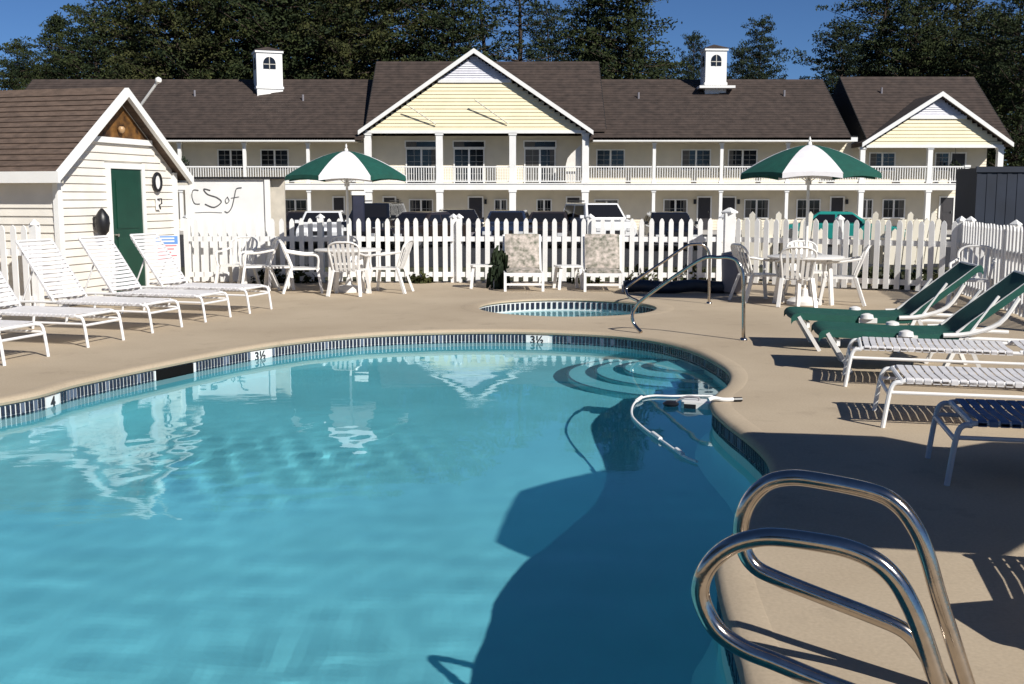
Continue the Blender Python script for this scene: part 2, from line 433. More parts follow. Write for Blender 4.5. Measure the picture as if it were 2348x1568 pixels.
# curved entry steps at the right-hand cove
sc_c = Vector((1.85, 11.45, 0))
for k,(r,z) in enumerate(((.36,-.32),(.66,-.50),(.96,-.68),(1.26,-.86))):
    st = MB(); pts = [(sc_c.x + r*math.cos(a), sc_c.y + r*math.sin(a)) for a in [R(60+ i*8) for i in range(0,32)]]
    st.prism(pts, -1.5, z); st.build('entry_step', m_plaster, pool)
    tr = MB(); tr.tube([(x,y,z+.004) for x,y in pts[1:-1]], .016, 6); tr.build('step_nosing', M('step_nosing_tile',(.08,.20,.27),.4), pool)
# water sheet: fine grid clipped to the outline, gentle real ripples
def water_sheet(P, z, name, parent):
    # grid of real, very low ripples; its rim runs just behind the tiled wall
    rim = offset(P, .012*SGN); core_ = offset(P, -.03*SGN); xs = [p.x for p in rim]; ys = [p.y for p in rim]; st = .05
    x0, y0 = min(xs), min(ys); nx = int((max(xs)-x0)/st)+2; ny = int((max(ys)-y0)/st)+2
    pts = [Vector((p.x, p.y)) for p in rim]
    for j in range(ny):
        y = y0+j*st; cr = []
        for a, b in zip(core_, core_[1:]+core_[:1]):
            if (a.y > y) != (b.y > y): cr.append(a.x+(y-a.y)*(b.x-a.x)/(b.y-a.y))
        cr.sort()
        for a, b in zip(cr[::2], cr[1::2]):
            for i in range(int(math.ceil((a-x0)/st)), int((b-x0)/st)+1): pts.append(Vector((x0+i*st, y)))
    rr = random.Random(11); waves = []
    for lam, wt in ((1.7,.5),(1.1,.7),(.72,.8),(.50,1.0),(.36,1.1),(.25,1.1)):
        for _ in range(3):
            th = rr.gauss(math.pi/2, .55); k = 2*math.pi/(lam*rr.uniform(.85,1.15)); waves.append((k*math.cos(th), k*math.sin(th), rr.uniform(0,6.28), wt/k))
    chop = []
    for lam in (.30,.24,.20,.34):
        for _ in range(3):
            th = rr.uniform(0, math.pi); k = 2*math.pi/lam; chop.append((k*math.cos(th), k*math.sin(th), rr.uniform(0,6.28), 1/k))
    def g2(x, y, cx, cy, sx, sy): return math.exp(-((x-cx)/sx)**2-((y-cy)/sy)**2)
    def hgt(x, y):
        m = .00045 + .0048*max(0, min(1, (7.0-y)/3.0)) + .0004*g2(x,y,-3.5,7.0,2,1.5)
        c = .0115*g2(x,y,-1.6,7.6,1.2,1.1) + .0026*g2(x,y,-3.5,7.9,1.0,.9) + .007*g2(x,y,-.5,4.1,.5,.8) + .0003
        c *= .55+.9*max(0, mnoise(Vector((x*1.1, y*1.1, 3))) + .35)
        return m*sum(a*math.sin(kx*x+ky*y+p) for kx,ky,p,a in waves) + c*sum(a*math.sin(kx*x+ky*y+p) for kx,ky,p,a in chop)
    import mathutils.geometry as mg
    n_ = len(rim); vo, eo, fo, *_r = mg.delaunay_2d_cdt(pts, [(i, (i+1) % n_) for i in range(n_)], [], 1, 1e-6)
    V = [(v.x, v.y, z+hgt(v.x, v.y)) for v in vo]; F = []
    for f in fo:
        a, b, c = (vo[k] for k in f[:3]); F.append(tuple(f) if (b-a).cross(c-a) > 0 else tuple(f)[::-1])
    me = bpy.data.meshes.new(name); me.from_pydata(V, [], F); me.polygons.foreach_set('use_smooth', [True]*len(F)); me.materials.append(m_water)
    o = bpy.data.objects.new(name, me); COL.objects.link(o); o.parent = parent
    return o
wat = water_sheet(OUT, WL, 'water', pool)

spa = tag(empty('hot_tub', (0,0,0)), 'small round hot tub sunk in the deck with tiled rim', 'hot tub')
ring_loft(SPA, [(.25,.0),(.24,.002),(.05,.003),(.0,-.006),(-.01,-.03),(.015,-.05)], 'coping', m_coping, spa)
ring_loft(SPA, [(.015,-.05),(.012,-.054),(.012,-.9)], 'grout_bed', m_grout, spa, smooth=False)
tb = MB(); wk = resample(SPA, .09)
for i in range(len(wk)):
    p_, q_ = wk[i], wk[(i+1)%len(wk)]; t_ = (q_-p_); L = t_.length; t_.normalize(); n_ = Vector((t_.y,-t_.x,0))*SGN
    a = p_+t_*.22*L; b = p_+t_*.78*L
    f0 = [a+Vector((0,0,-.06)), b+Vector((0,0,-.06)), b+Vector((0,0,-.16)), a+Vector((0,0,-.16))]
    tb.add([v+n_*.012 for v in f0]+[v-n_*.002 for v in f0], [(4,5,6,7),(0,1,5,4),(1,2,6,5),(2,3,7,6),(3,0,4,7)])
tag(tb.build('waterline_tiles', m_tiledark, spa), kind='stuff')
fill([offset(SPA,.012*SGN)], -.9, 'basin_floor', m_plaster, spa)
fill([offset(SPA,.010*SGN)], -.19, 'water', m_water, spa, True)
for o in bpy.data.objects:
    if o.name.startswith('water') and 'tile' not in o.name: o.cycles.is_caustics_caster = True
    if o.name.split('.')[0] in ('basin_floor','basin_wall','entry_step','grout_bed','step_nosing','waterline_tiles'): o.cycles.is_caustics_receiver = True
# ------------------------------------------------------------------ motel
FY = 60.0; BY = 61.6; RY = 65.5
def X_(px, Y=FY): return WY(px, 450, Y).x
def Z_(py, Y=FY): return WY(1173, py, Y).z
motel = empty('motel', (0, FY, 0), 0, 'long two storey cream motel with brown roof, balconies and yellow gables', 'motel')
def P(mb, name, m, parent=motel, **k):     # world-coordinate mesh parented to the motel
    o = mb.build(name, m, parent, **k); o.location = (-parent.matrix_basis.translation if parent is motel else Vector((0,0,0)))
    return o
def BM_(): return MB()
zd = Z_(434)                                # underside of balcony edge
zdt = Z_(421)
ze = Z_(321)
zc = Z_(298)
zr = Z_(184, RY)
XL, XR = X_(60), X_(2285)
# rear wall as lapped boards (far away: joined)
def lapped(x0, x1, z0, z1, Y, holes=(), pitch=.16):
    mb = MB(); z = z0
    while z < z1-.01:
        zt = min(z+pitch, z1); segs = [(x0,x1)]
        for hx0,hx1,hz0,hz1 in holes:
            if z+.02 < hz1 and zt-.02 > hz0:
                ns = []
                for a,b in segs:
                    if hx1 <= a or hx0 >= b: ns.append((a,b)); continue
                    if hx0 > a: ns.append((a,hx0))
                    if hx1 < b: ns.append((hx1,b))
                segs = ns
        for a,b in segs:
            mb.add([(a,Y-.03,z),(b,Y-.03,z),(b,Y-.005,zt),(a,Y-.005,zt),(a,Y+.04,z),(b,Y+.04,z)],[(0,1,2,3),(0,4,5,1)])
        z = zt
    return mb
core = MB(); core.box(XL, XR, BY, 2*RY-BY, GZ, zd-.05); core.box(XL, XR, BY, 2*RY-BY, zd-.05, ze+.3)
P(core, 'wall_core', m_siding2)
tag(P(lapped(XL, XR, GZ+.1, ze+.2, BY), 'siding', m_siding2), kind='stuff')

wr = random.Random(5); m_curtain = M('window_curtain', (.10,.095,.085), .5, var=.3, vscale=9, stretch=(6,1,.3))
def window(x0, x1, z0, z1, n=2, rows=2, Y=BY-.045, bars=True, frame_m=m_trim, parent=motel):
    f = MB(); t = .07
    f.box(x0-t, x1+t, Y-.05, Y+.02, z1, z1+t); f.box(x0-t, x1+t, Y-.06, Y+.02, z0-t, z0)
    f.box(x0-t, x0, Y-.05, Y+.02, z0, z1); f.box(x1, x1+t, Y-.05, Y+.02, z0, z1)
    for i in range(1, n):
        x = x0+(x1-x0)*i/n; f.box(x-.05, x+.05, Y-.04, Y+.02, z0, z1)
    fr = P(f, 'window', frame_m, parent)
    for i in range(n):
        a = x0+(x1-x0)*i/n + (.05 if i else 0); b = x0+(x1-x0)*(i+1)/n - (.05 if i < n-1 else 0)
        g = MB(); g.box(a, b, Y-.012, Y+.015, z0, z1); g.build('pane', m_glass, fr)
        if wr.random() < .45:
            e = a+(b-a)*wr.choice((.35,.55,1)) if i == 0 else b; s_ = a if i == 0 else b-(b-a)*wr.choice((.35,.55))
            g = MB(); g.box(s_+.01, e-.01, Y-.016, Y-.0122, z0+.01, z1-.01); g.build('curtain', m_curtain, fr)
    if bars:
        g = MB()
        for i in range(n):
            a = x0+(x1-x0)*i/n; b = x0+(x1-x0)*(i+1)/n
            g.box((a+b)/2-.012, (a+b)/2+.012, Y-.022, Y-.012, z0, z1)
            for r in range(1, rows+1): 
                zz = z0+(z1-z0)*r/(rows+1); g.box(a+.02, b-.02, Y-.0225, Y-.0125, zz-.012, zz+.012)
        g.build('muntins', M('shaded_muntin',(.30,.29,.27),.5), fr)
    return fr
def door(x0, x1, z0, z1, m, Y=BY-.045):
    d = MB(); d.box(x0, x1, Y-.02, Y+.02, z0, z1)
    for k in range(2):
        zz = z0+(z1-z0)*(.1+.45*k); d.box(x0+.15, x1-.15, Y-.032, Y-.02, zz, zz+(z1-z0)*.34)
    o = P(d, 'door', m)
    f = MB(); f.box(x0-.08, x0, Y-.05, Y+.02, z0, z1+.08); f.box(x1, x1+.08, Y-.05, Y+.02, z0, z1+.08); f.box(x0, x1, Y-.05, Y+.02, z1, z1+.08)
    f.build('door_frame', m_trim, o)
    h = MB(); h.box(x1-.14, x1-.08, Y-.09, Y-.03, z0+.95, z0+1.05); h.build('handle', m_steel, o)
for a, b in ((505,560),(603,662),(1368,1428),(1562,1624),(1668,1730)):
    window(X_(a,BY), X_(b,BY), Z_(388,BY), Z_(345,BY), 2, 3)
for a, b in ((1990,2045),(2140,2168)): window(X_(a,BY), X_(b,BY), Z_(390,BY), Z_(352,BY), 2 if b-a > 40 else 1, 3)
for a, b in ((934,1000),(1043,1108),(1204,1270)):
    window(X_(a,BY), X_(b,BY), Z_(426,BY), Z_(343,BY), 2, 5)
    window(X_(a-2,BY), X_(b+2,BY), Z_(337,BY), Z_(325,BY), 1, 0, bars=False)
m_roomdoor = M('dark_room_door', (.035,.032,.035), .5)
door(X_(2176,BY), X_(2206,BY), zdt, Z_(352,BY), m_roomdoor)
for a, b in ((1075,1105),(1600,1628),(1654,1684),(1905,1932),(880,905),(1300,1328),(2155,2185),(765,788)):
    door(X_(a,BY), X_(b,BY), GZ+.14, Z_(453,BY), m_roomdoor)
for a, b in ((652,702),(940,990),(1232,1262),(1365,1415),(1523,1573),(1708,1760),(1828,1878),(1975,1998),(2025,2072),(1135,1160)):
    window(X_(a,BY), X_(b,BY), Z_(498,BY), Z_(459,BY), 2, 1)
# balcony deck, ceiling, fascia
def balc(x0, x1, zt, name='balcony_deck'):
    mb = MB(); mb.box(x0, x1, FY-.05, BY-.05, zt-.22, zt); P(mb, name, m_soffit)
    f = MB(); f.box(x0, x1, FY-.12, FY-.052, zt-.34, zt+.02); f.box(x0, x1, FY-.16, FY-.122, zt-.02, zt+.03); P(f, 'balcony_fascia', m_trim)
balc(X_(380), X_(1338), zdt); balc(X_(1338)+.004, X_(2215), zdt-.012)
def railing(x0, x1, z, h=.92, Y=FY-.02):
    mb = MB(); mb.box(x0, x1, Y-.04, Y+.04, z+h-.07, z+h); mb.box(x0, x1, Y-.03, Y+.03, z+.08, z+.14)
    r = P(mb, 'balcony_rail', m_trim)
    b = MB(); x = x0+.07
    while x < x1-.03: b.box(x-.02, x+.02, Y-.018, Y+.018, z+.14, z+h-.07); x += .135
    tag(b.build('balusters', m_trim, r), kind='stuff')
posts = [(415,0),(563,0),(708,0),(845,1),(1008,1),(1175,1),(1341,1),(1498,0),(1652,0),(1803,0),(1973,2),(2127,2),(2213,3)]
for i in range(len(posts)-1): 
    a, b = X_(posts[i][0]), X_(posts[i+1][0]); railing(a+.12, b-.12, zdt+.02)
def post(x, z0, z1, wd, cap=True, Y=FY):
    mb = MB(); mb.box(x-wd/2, x+wd/2, Y-wd/2, Y+wd/2, z0, z1)
    if cap:
        c = wd/2+.04
        mb.box(x-c, x+c, Y-c, Y+c, z1-.12, z1-.002); mb.box(x-c, x+c, Y-c, Y+c, z0, z0+.14)
    P(mb, 'post', m_trim)
for px, k in posts:
    x = X_(px); wd = (.17, .36, .26, .24)[k]
    top = (ze-.12, zc-.16, Z_(332)-.12, zdt+1.0)[k]
    post(x, GZ+.14, zdt-.34, wd, Y=FY+.06); post(x, zdt+.03, top, wd, Y=FY+.06)
x = X_(2287); post(x, zdt-.4, Z_(332)-.12, .3, Y=FY+.06)
mb = MB(); mb.box(X_(2213), x+.2, BY-2.2+1, BY-.1, zdt-.3, zdt); 
# eave fascias, gutters and soffits
def eave(x0, x1, z):
    mb = MB(); mb.box(x0, x1, FY-.42, FY-.36, z-.10, z+.12); P(mb, 'eave_fascia', m_trim)
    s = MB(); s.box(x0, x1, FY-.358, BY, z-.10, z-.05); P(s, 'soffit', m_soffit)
eave(X_(380), X_(818), ze); eave(X_(1357), X_(1955), ze)
m_darkend = M('dark_flashing', (.012,.011,.011), .8)  # dark colour stands in for shade on the roof's end walls
def roof_block(x0, x1, z0, z1, y0, name='roof'):
    mb = MB(); th = .12
    pr = [(y0,z0),(RY,z1),(2*RY-y0,z0),(2*RY-y0,z0-th),(RY,z1-th-.05),(y0,z0-th)]
    mb.slab([pr[0],pr[1],pr[4],pr[5]], 'x', x0, x1); mb.slab([pr[1],pr[2],pr[3],pr[4]], 'x', x0, x1)
    o = P(mb, name, m_roof)
    rc = MB(); rc.slab([(RY-.18,z1-.09),(RY,z1+.05),(RY+.18,z1-.09)], 'x', x0, x1); rc.build('ridge_cap', m_roof, o)
    # shingle courses as low steps
    cr = MB(); L = math.hypot(RY-y0, z1-z0); nn = int(L/.28)
    for k in range(nn):
        a, b = k/nn, (k+1)/nn
        ya, za, yb, zb = y0+(RY-y0)*a, z0+(z1-z0)*a, y0+(RY-y0)*b, z0+(z1-z0)*b
        cr.add([(x0,ya-.01,za+.035),(x1,ya-.01,za+.035),(x1,yb,zb+.006),(x0,yb,zb+.006),(x0,ya,za),(x1,ya,za)],[(0,1,2,3),(0,4,5,1)])
    tag(cr.build('shingle_courses', m_roof, o), kind='stuff')
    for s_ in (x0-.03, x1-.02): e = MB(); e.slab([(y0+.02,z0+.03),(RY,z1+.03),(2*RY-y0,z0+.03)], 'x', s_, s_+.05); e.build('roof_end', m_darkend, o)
    return o
roof_block(X_(90,RY), X_(838), ze+.10, zr, FY-.42)
roof_block(X_(1350), X_(1940), ze+.10, zr, FY-.42)
zcr = Z_(143, RY)
roof_block(X_(868,RY), X_(1369,RY), zc+.02, zcr, FY-.1)
zrr = Z_(178, RY)
roof_block(X_(1915,RY), X_(2217,RY), Z_(330)+.1, zrr, FY-.1)
def cross_gable(pxa, pxp, pxb, pyf, pyp, beam_py, vent_py):
    xa, xb = X_(pxa), X_(pxb); xp = X_(pxp); z0, z1 = Z_(pyf, FY-.6), Z_(pyp, FY-.6)
    y0, y1 = FY-.52, RY+.2
    th = .22
    for (xe, sg) in ((xa,-1),(xb,1)):
        mb = MB(); mb.slab([(xe,z0),(xp,z1),(xp,z1-th),(xe,z0-th)], 'y', y0+.09, y1); o = P(mb, 'roof', m_roof)
        f = MB(); f.slab([(xe+sg*.05,z0-.02),(xp,z1+.05),(xp,z1-.20),(xe+sg*.05,z0-.25)], 'y', y0, y0+.085); P(f, 'rake_board', m_trim)
    zb = Z_(beam_py)
    # gable face of lapped boards up to the vent, paler louvre above
    zv = Z_(vent_py)
    face = MB(); louv = MB(); z = zb
    slope = (z1-z0)/(xp-xa); 
    def xat(z): 
        d = (z1-.2-z)/slope; return xp-d, xp+d*(xb-xp)/(xp-xa)
    while z < z1-.35:
        p_ = .19 if z < zv else .12
        zt = min(z+p_, z1-.3)
        a, b = xat(zt-.0)
        (face if z < zv else louv).add([(a,FY-.14,z),(b,FY-.14,z),(b,FY-.10,zt),(a,FY-.10,zt),(a,FY-.05,z),(b,FY-.05,z),(b,FY-.05,zt),(a,FY-.05,zt)],[(0,1,2,3),(0,4,5,1),(4,7,6,5),(0,3,7,4),(1,5,6,2)])
        z = zt
    tag(P(face, 'gable_siding', m_gable), kind='stuff'); tag(P(louv, 'gable_louvre', m_louvre), kind='stuff')
    t = MB(); a, b = xat(zv); t.box(a+.1, b-.1, FY-.19, FY-.145, zv-.12, zv+.06); P(t, 'gable_trim', m_trim)
    bm_ = MB(); a, b = X_(pxa+12), X_(pxb-14); bm_.box(a, b, FY-.16, FY+.2, zb-.16, zb-.002); P(bm_, 'beam', m_trim)
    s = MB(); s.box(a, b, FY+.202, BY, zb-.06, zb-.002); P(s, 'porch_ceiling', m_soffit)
cross_gable(828,1088,1355,298,112,299,185)
cross_gable(1967,2141,2305,326,211,332,268)
# panel added in the shape of the sunlit patch beside the gallery post
for px in (1341,):
    x = X_(px); b = MB(); pts = [(x-.16,zc-.2),(x-.55,zc-.9),(x-.95,zc-1.5),(x-1.1,zdt+.95),(x-.7,zdt),(x-.16,zdt)]
    pts = [(x-.2,zc-.75),(x-.75,zc-1.25),(x-.95,zc-1.5),(x-1.05,zdt+1.0),(x-1.05,zdt+.06),(x-.2,zdt+.06)]
    b.slab(pts, 'y', FY+.3, FY+.4); P(b, 'gallery_screen', m_siding)
# wall lamps by the room doors and plumbing vents on the roofs
for px in (1113,1592,1692,1940,912,1336): 
    q = MB(); p_ = WY(px, 462, BY); q.bevbox(p_.x-.07, p_.x+.07, BY-.16, BY-.046, p_.z-.14, p_.z+.12, .02); P(q, 'wall_lamp', m_black)
for px, t_ in ((455,.7),(700,.62),(1460,.66),(1790,.7),(2010,.75)):
    y_ = FY-.4+(RY-FY+.4)*t_; z_ = ze+.1+(zr-ze-.1)*t_; q = MB(); x_ = X_(px, y_); q.tube([(x_,y_,z_-.2),(x_,y_,z_+.35)], .06, 8); P(q, 'vent_pipe', m_bin)
# two slim stays across the gable
for (a,b,c,d) in ((932,240,1000,286),(1087,228,1165,284)):
    s = MB(); s.tube([WY(a,b,FY-.6), WY(c,d,FY-.22)], .03, 6); P(s, 'stay_rod', m_soffit)
# cupolas
def cupola(pxa, pxb, pya, pyb, Y, turn):
    a, b = WY(pxa,pyb,Y), WY(pxb,pya,Y); wd = (b.x-a.x); x0 = a.x
    c = MB(); c.box(-wd/2, wd/2, 0, wd, a.z-.6, b.z); c.box(-wd/2-.07, wd/2+.07, -.07, wd+.07, b.z-.12, b.z+.02); c.box(-wd/2-.05, wd/2+.05, -.05, wd+.05, a.z-.02, a.z+.12)
    o = c.build('cupola', m_trim, motel); o.location = (x0+wd/2, Y-FY, 0); o.rotation_euler = (0,0,turn)
    r = MB(); h = b.z+.02; v = [(-wd/2-.12,-.12,h),(wd/2+.12,-.12,h),(wd/2+.12,wd+.12,h),(-wd/2-.12,wd+.12,h),(0,wd/2,h+.28)]
    r.add(v,[(0,1,4),(1,2,4),(2,3,4),(3,0,4),(3,2,1,0)]); r.build('cupola_roof', m_roof, o)
    zt = b.z-.35; zb_ = a.z+(b.z-a.z)*.52; hw = wd*.24
    arch = [(-hw,zb_),(hw,zb_)] + [(hw*math.cos(R(q)), zt-hw+hw*math.sin(R(q))) for q in range(0,181,20)]
    for face in (0,1,3):
        g = MB(); g.slab(arch, 'y', -.03, .01)
        k = MB(); k.box(-.02,.02,-.045,-.03,zb_,zt); k.box(-hw,hw,-.046,-.031,(zb_+zt)/2-.1,(zb_+zt)/2-.06)
        for mb, nm, mm in ((g,'arched_window',m_glass),(k,'muntin',m_soffit)):
            q = mb.build(nm, mm, o); q.location = (0,0,0)
            if face == 1: q.rotation_euler = (0,0,R(90)); q.location = (wd/2, wd/2, 0)
            if face == 3: q.rotation_euler = (0,0,R(-90)); q.location = (-wd/2, wd/2, 0)
cupola(590,646,116,203,64.0, R(20)); cupola(1616,1667,111,194,64.0, R(4))
b = MB(); c_ = WY(1641,197,64.0); b.box(c_.x-1.02,c_.x+1.02,63.5,65.4,c_.z-.16,c_.z-.02); P(b,'cupola_base',m_trim)

# ------------------------------------------------------------------ pool house
TH = R(15)
house = empty('pool_house', (-6.09, 17.2, 0), R(75), 'small cream pool house with a steep gable and green door', 'pool house')
HW, EV, PK, RW, DL = 1.50, 1.95, 3.22, 1.69, 7.5
SL = (PK-EV)/RW
def ztop(x): return PK - abs(x)*SL
co = MB(); co.add([(-HW,.05,0),(HW,.05,0),(HW,.05,ztop(HW)-.06),(0,.05,PK-.06),(-HW,.05,ztop(HW)-.06),(-HW,DL,0),(HW,DL,0),(HW,DL,ztop(HW)-.06),(0,DL,PK-.06),(-HW,DL,ztop(HW)-.06)],
   [(0,1,2,3,4),(9,8,7,6,5),(0,5,6,1),(1,6,7,2),(0,4,9,5)])
co.build('wall', m_siding, house)
dx0, dx1, dz = -.29, .52, 2.02
pitch = .118; z = .02; k = 0
while z < 2.48:
    zt = z+pitch; xm = min(HW, (PK-.12-zt)/SL)
    segs = [(-xm, xm)] if z > dz+.07 else [(-xm, dx0-.09), (dx1+.09, xm)]
    for a, b in segs:
        if b-a < .05: continue
        pb = MB(); pb.add([(a,.012,0),(b,.012,0),(b,.034,pitch+.006),(a,.034,pitch+.006),(a,.05,0),(b,.05,0),(b,.05,pitch+.006),(a,.05,pitch+.006)],[(0,1,2,3),(0,4,5,1),(0,3,7,4),(1,5,6,2)])
        pb.build('clapboard', m_siding, house, loc=(0,0,z))
    z = zt
z = .02; sb = MB(); sb.add([(-.012,0,0),(-.012,DL,0),(-.034+.022,DL,0),(.012,0,pitch+.006),(.012,DL,pitch+.006)],[(0,1,4,3)])
sbm = MB(); sbm.add([(-.038,.02,0),(-.038,DL,0),(-.014,DL,pitch+.006),(-.014,.02,pitch+.006),(0,.02,0),(0,DL,0)],[(0,1,2,3),(0,1,5,4)])
s0 = None
while z < EV:
    if s0 is None: s0 = sbm.build('clapboard', m_siding, house, loc=(-HW,0,z))
    else: inst(s0, house, (-HW,0,z))
    z += pitch
for sx in (-1, 1):
    cb = MB(); cb.box(sx*HW-.055, sx*HW+.055, -.012, .07, 0, ztop(HW)-.1); cb.build('corner_board', m_trim, house)
dm = MB(); dm.box(dx0, dx1, .0, .045, .04, dz); 
dobj = dm.build('door', m_door, house)
for a, b in ((.15,.95),(1.1,1.85)):
    q = MB(); q.box(dx0+.12, dx1-.12, -.012, -.002, a, b); q.build('door_panel', m_door, dobj)
hm = MB(); hm.tube([(dx0+.08,-.002,1.0),(dx0+.08,-.05,1.0)],.025,8); hm.build('handle', m_steel, dobj)
fm = MB(); fm.box(dx0-.085, dx0-.004, -.02, .05, 0, dz+.09); fm.box(dx1+.004, dx1+.085, -.02, .05, 0, dz+.09); fm.box(dx0-.004, dx1+.004, -.021, .05, dz+.004, dz+.09); fm.build('door_frame', m_trim, house)
zv = 2.50; vw = (PK-.12-zv)/SL
vm = MB(); vm.slab([(-vw,zv),(vw,zv),(0,PK-.12)], 'y', .02, .05); vent = vm.build('gable_panel', m_amber, house)
gl = MB(); gl.lathe([(.02,-.05),(.05,-.02),(.055,.02),(.035,.05),(.01,.055)], (0,-.04,zv+.12), 12); gl.build('globe_lamp', M('amber_globe',(.45,.28,.14),.3), vent, True)
tm = MB(); tm.box(-vw-.05, vw+.05, -.02, .02, zv-.09, zv-.004); tm.build('gable_trim', m_trim, house)
for sx in (-1, 1):
    rb = MB(); e = RW+.03
    rb.slab([(sx*e, ztop(e)+.025),(0,PK+.035),(0,PK-.10),(sx*(e), ztop(e)-.11)], 'y', -.20, -.13); rb.build('rake_board', m_trim, house)
    rf = MB(); rf.slab([(sx*e, ztop(e)+.0),(0,PK),(0,PK-.06),(sx*e, ztop(e)-.06)], 'y', -.125, DL+.2); roof = rf.build('roof', m_roof2, house)
    L = math.hypot(e, e*SL); n_ = int(L/.14); c0 = None
    for k in range(n_):
        a = k/n_; xa = sx*e*(1-a); za = ztop(e)+e*SL*a; b2 = (k+1.15)/n_; xb = sx*e*(1-min(1,b2)); zb = ztop(e)+e*SL*min(1,b2)
        c = MB(); nxn = sx*SL/math.hypot(1,SL); nzn = 1/math.hypot(1,SL)
        c.add([(xa+nxn*.026,-.13,za+nzn*.026),(xa+nxn*.026,DL+.2,za+nzn*.026),(xb+nxn*.006,DL+.2,zb+nzn*.006),(xb+nxn*.006,-.13,zb+nzn*.006),(xa,-.13,za),(xa,DL+.2,za)],[(0,1,2,3),(0,4,5,1),(0,3,4)])
        c.build('shingle_course', m_roof2, roof)
    fb = MB(); fb.box(min(sx*(e+.0),sx*(e+.05)), max(sx*e,sx*(e+.05)), -.2, DL+.2, ztop(e)-.14, ztop(e)+.02); fb.build('eave_fascia', m_trim, house)
    sf = MB(); sf.box(min(sx*(HW+.05),sx*e), max(sx*(HW+.05),sx*e), -.12, DL, ztop(e)-.14, ztop(e)-.10); sf.build('soffit', m_soffit, house)
rc = MB(); rc.slab([(-.1,PK-.05),(0,PK+.05),(.1,PK-.05)], 'y', -.12, DL+.2); rc.build('ridge_cap', m_roof2, house)
# things on the gable wall
def onwall(x, z, d=0.0): return Vector((-6.09,17.2,0)) + Vector((math.sin(TH),math.cos(TH),0))*x + Vector((math.cos(TH),-math.sin(TH),0))*d + Vector((0,0,z))
wl = empty('wall_clock', onwall(.95,1.83,.0), R(75), 'oval black rimmed clock on the pool house wall right of the green door', 'clock')
q = MB(); q.tube([(.10*math.cos(a),-.02,.14*math.sin(a)) for a in [2*math.pi*i/20 for i in range(20)]], .028, 8, closed=True); q.build('rim', m_black, wl, True)
q = MB(); q.slab([(.085*math.cos(a),.12*math.sin(a)) for a in [2*math.pi*i/20 for i in range(20)]], 'y', -.022, .0); q.build('face', m_trim, wl)
hk = empty('wall_bracket', onwall(.95,1.48), R(75), 'little dark bracket on the pool house wall below the oval clock', 'wall bracket')
q = MB(); q.box(-.05,.05,-.02,0,-.1,.1); q.build('plate', m_trim, hk)
q = MB(); q.tube([(-.03,-.02,.07),(.03,-.06,.08),(.05,-.05,.0),(0,-.04,-.02),(.04,-.03,-.09)],.012,6); q.build('hook', m_black, hk)
ln = empty('wall_lantern', onwall(-.72,1.2), R(75), 'black oval lantern on the pool house wall left of the green door', 'lantern')
q = MB(); q.lathe([(.03,-.2),(.09,-.12),(.11,0),(.10,.1),(.05,.18),(.015,.22)], (0,-.13,0), 14); q.build('shade', m_black, ln, True)
q = MB(); q.box(-.04,.04,-.03,0,-.06,.1); q.bar((0,-.02,.02),(0,-.13,.02),.03); q.build('arm', m_black, ln)
fp = empty('angled_pole', (0,0,0), 0, 'thin white pole leaning out from the pool house roof slope', 'pole')
q = MB(); q.tube([WY(320,245,17.7), WY(361,188,17.5)], .022, 8); q.build('shaft', m_trim, fp, True)
q = MB(); q.lathe([(.01,-.05),(.045,-.03),(.055,0),(.045,.03),(.01,.05)], WY(363,184,17.5), 10); q.build('ball_finial', m_trim, fp, True)
# sign panel
sg = empty('sign_board', (0,0,0), 0, 'large white board with black script lettering beside the pool house', 'sign')
SY_ = 20.6
a, b = WY(432,410,SY_), WY(612,560,SY_)
q = MB(); q.box(a.x, b.x, SY_, SY_+.05, -.05, a.z); q.build('panel', m_white, sg)
q = MB(); q.box(a.x-.04, WY(652,400,SY_).x, SY_-.06, SY_+.5, a.z, a.z+.035); q.build('top_edge', m_black, sg)
for px in (432, 614):
    q = MB(); x = WY(px,450,SY_).x; q.box(x-.05, x+.05, SY_-.04, SY_-.001, -.05, a.z-.003); q.build('post', m_trim, sg)
q = MB(); q.box(b.x+.06, WY(650,450,SY_).x, SY_+.1, SY_+.16, -.05, a.z-.004); q.build('side_panel', M('beige_panel',(.55,.50,.42),.7,var=.1), sg)
def stroke(pts, r=.014):
    q = MB(); q.tube(spline([WY(x, y, SY_-.008) for x, y in pts], 5), r, 6); q.build('lettering', M('faded_ink', (.09,.09,.095), .7), sg)
f = lambda L: [((x*.3826)/1.278, (500+y*.3826)/1.278) for x, y in L]
stroke(f([(1520,150),(1478,150),(1470,200),(1490,250),(1530,255)]), .008)
stroke(f([(1610,150),(1560,140),(1590,180),(1660,205),(1695,240),(1640,280),(1570,255)]), .010)
stroke(f([(1740,200),(1755,230),(1735,250),(1725,225),(1745,200)]), .007)
stroke(f([(1850,130),(1810,140),(1795,200),(1775,280),(1745,320),(1720,310)]), .009)
stroke(f([(1770,210),(1830,200)]), .006); stroke(f([(1490,322),(1600,318),(1700,322)]), .004)

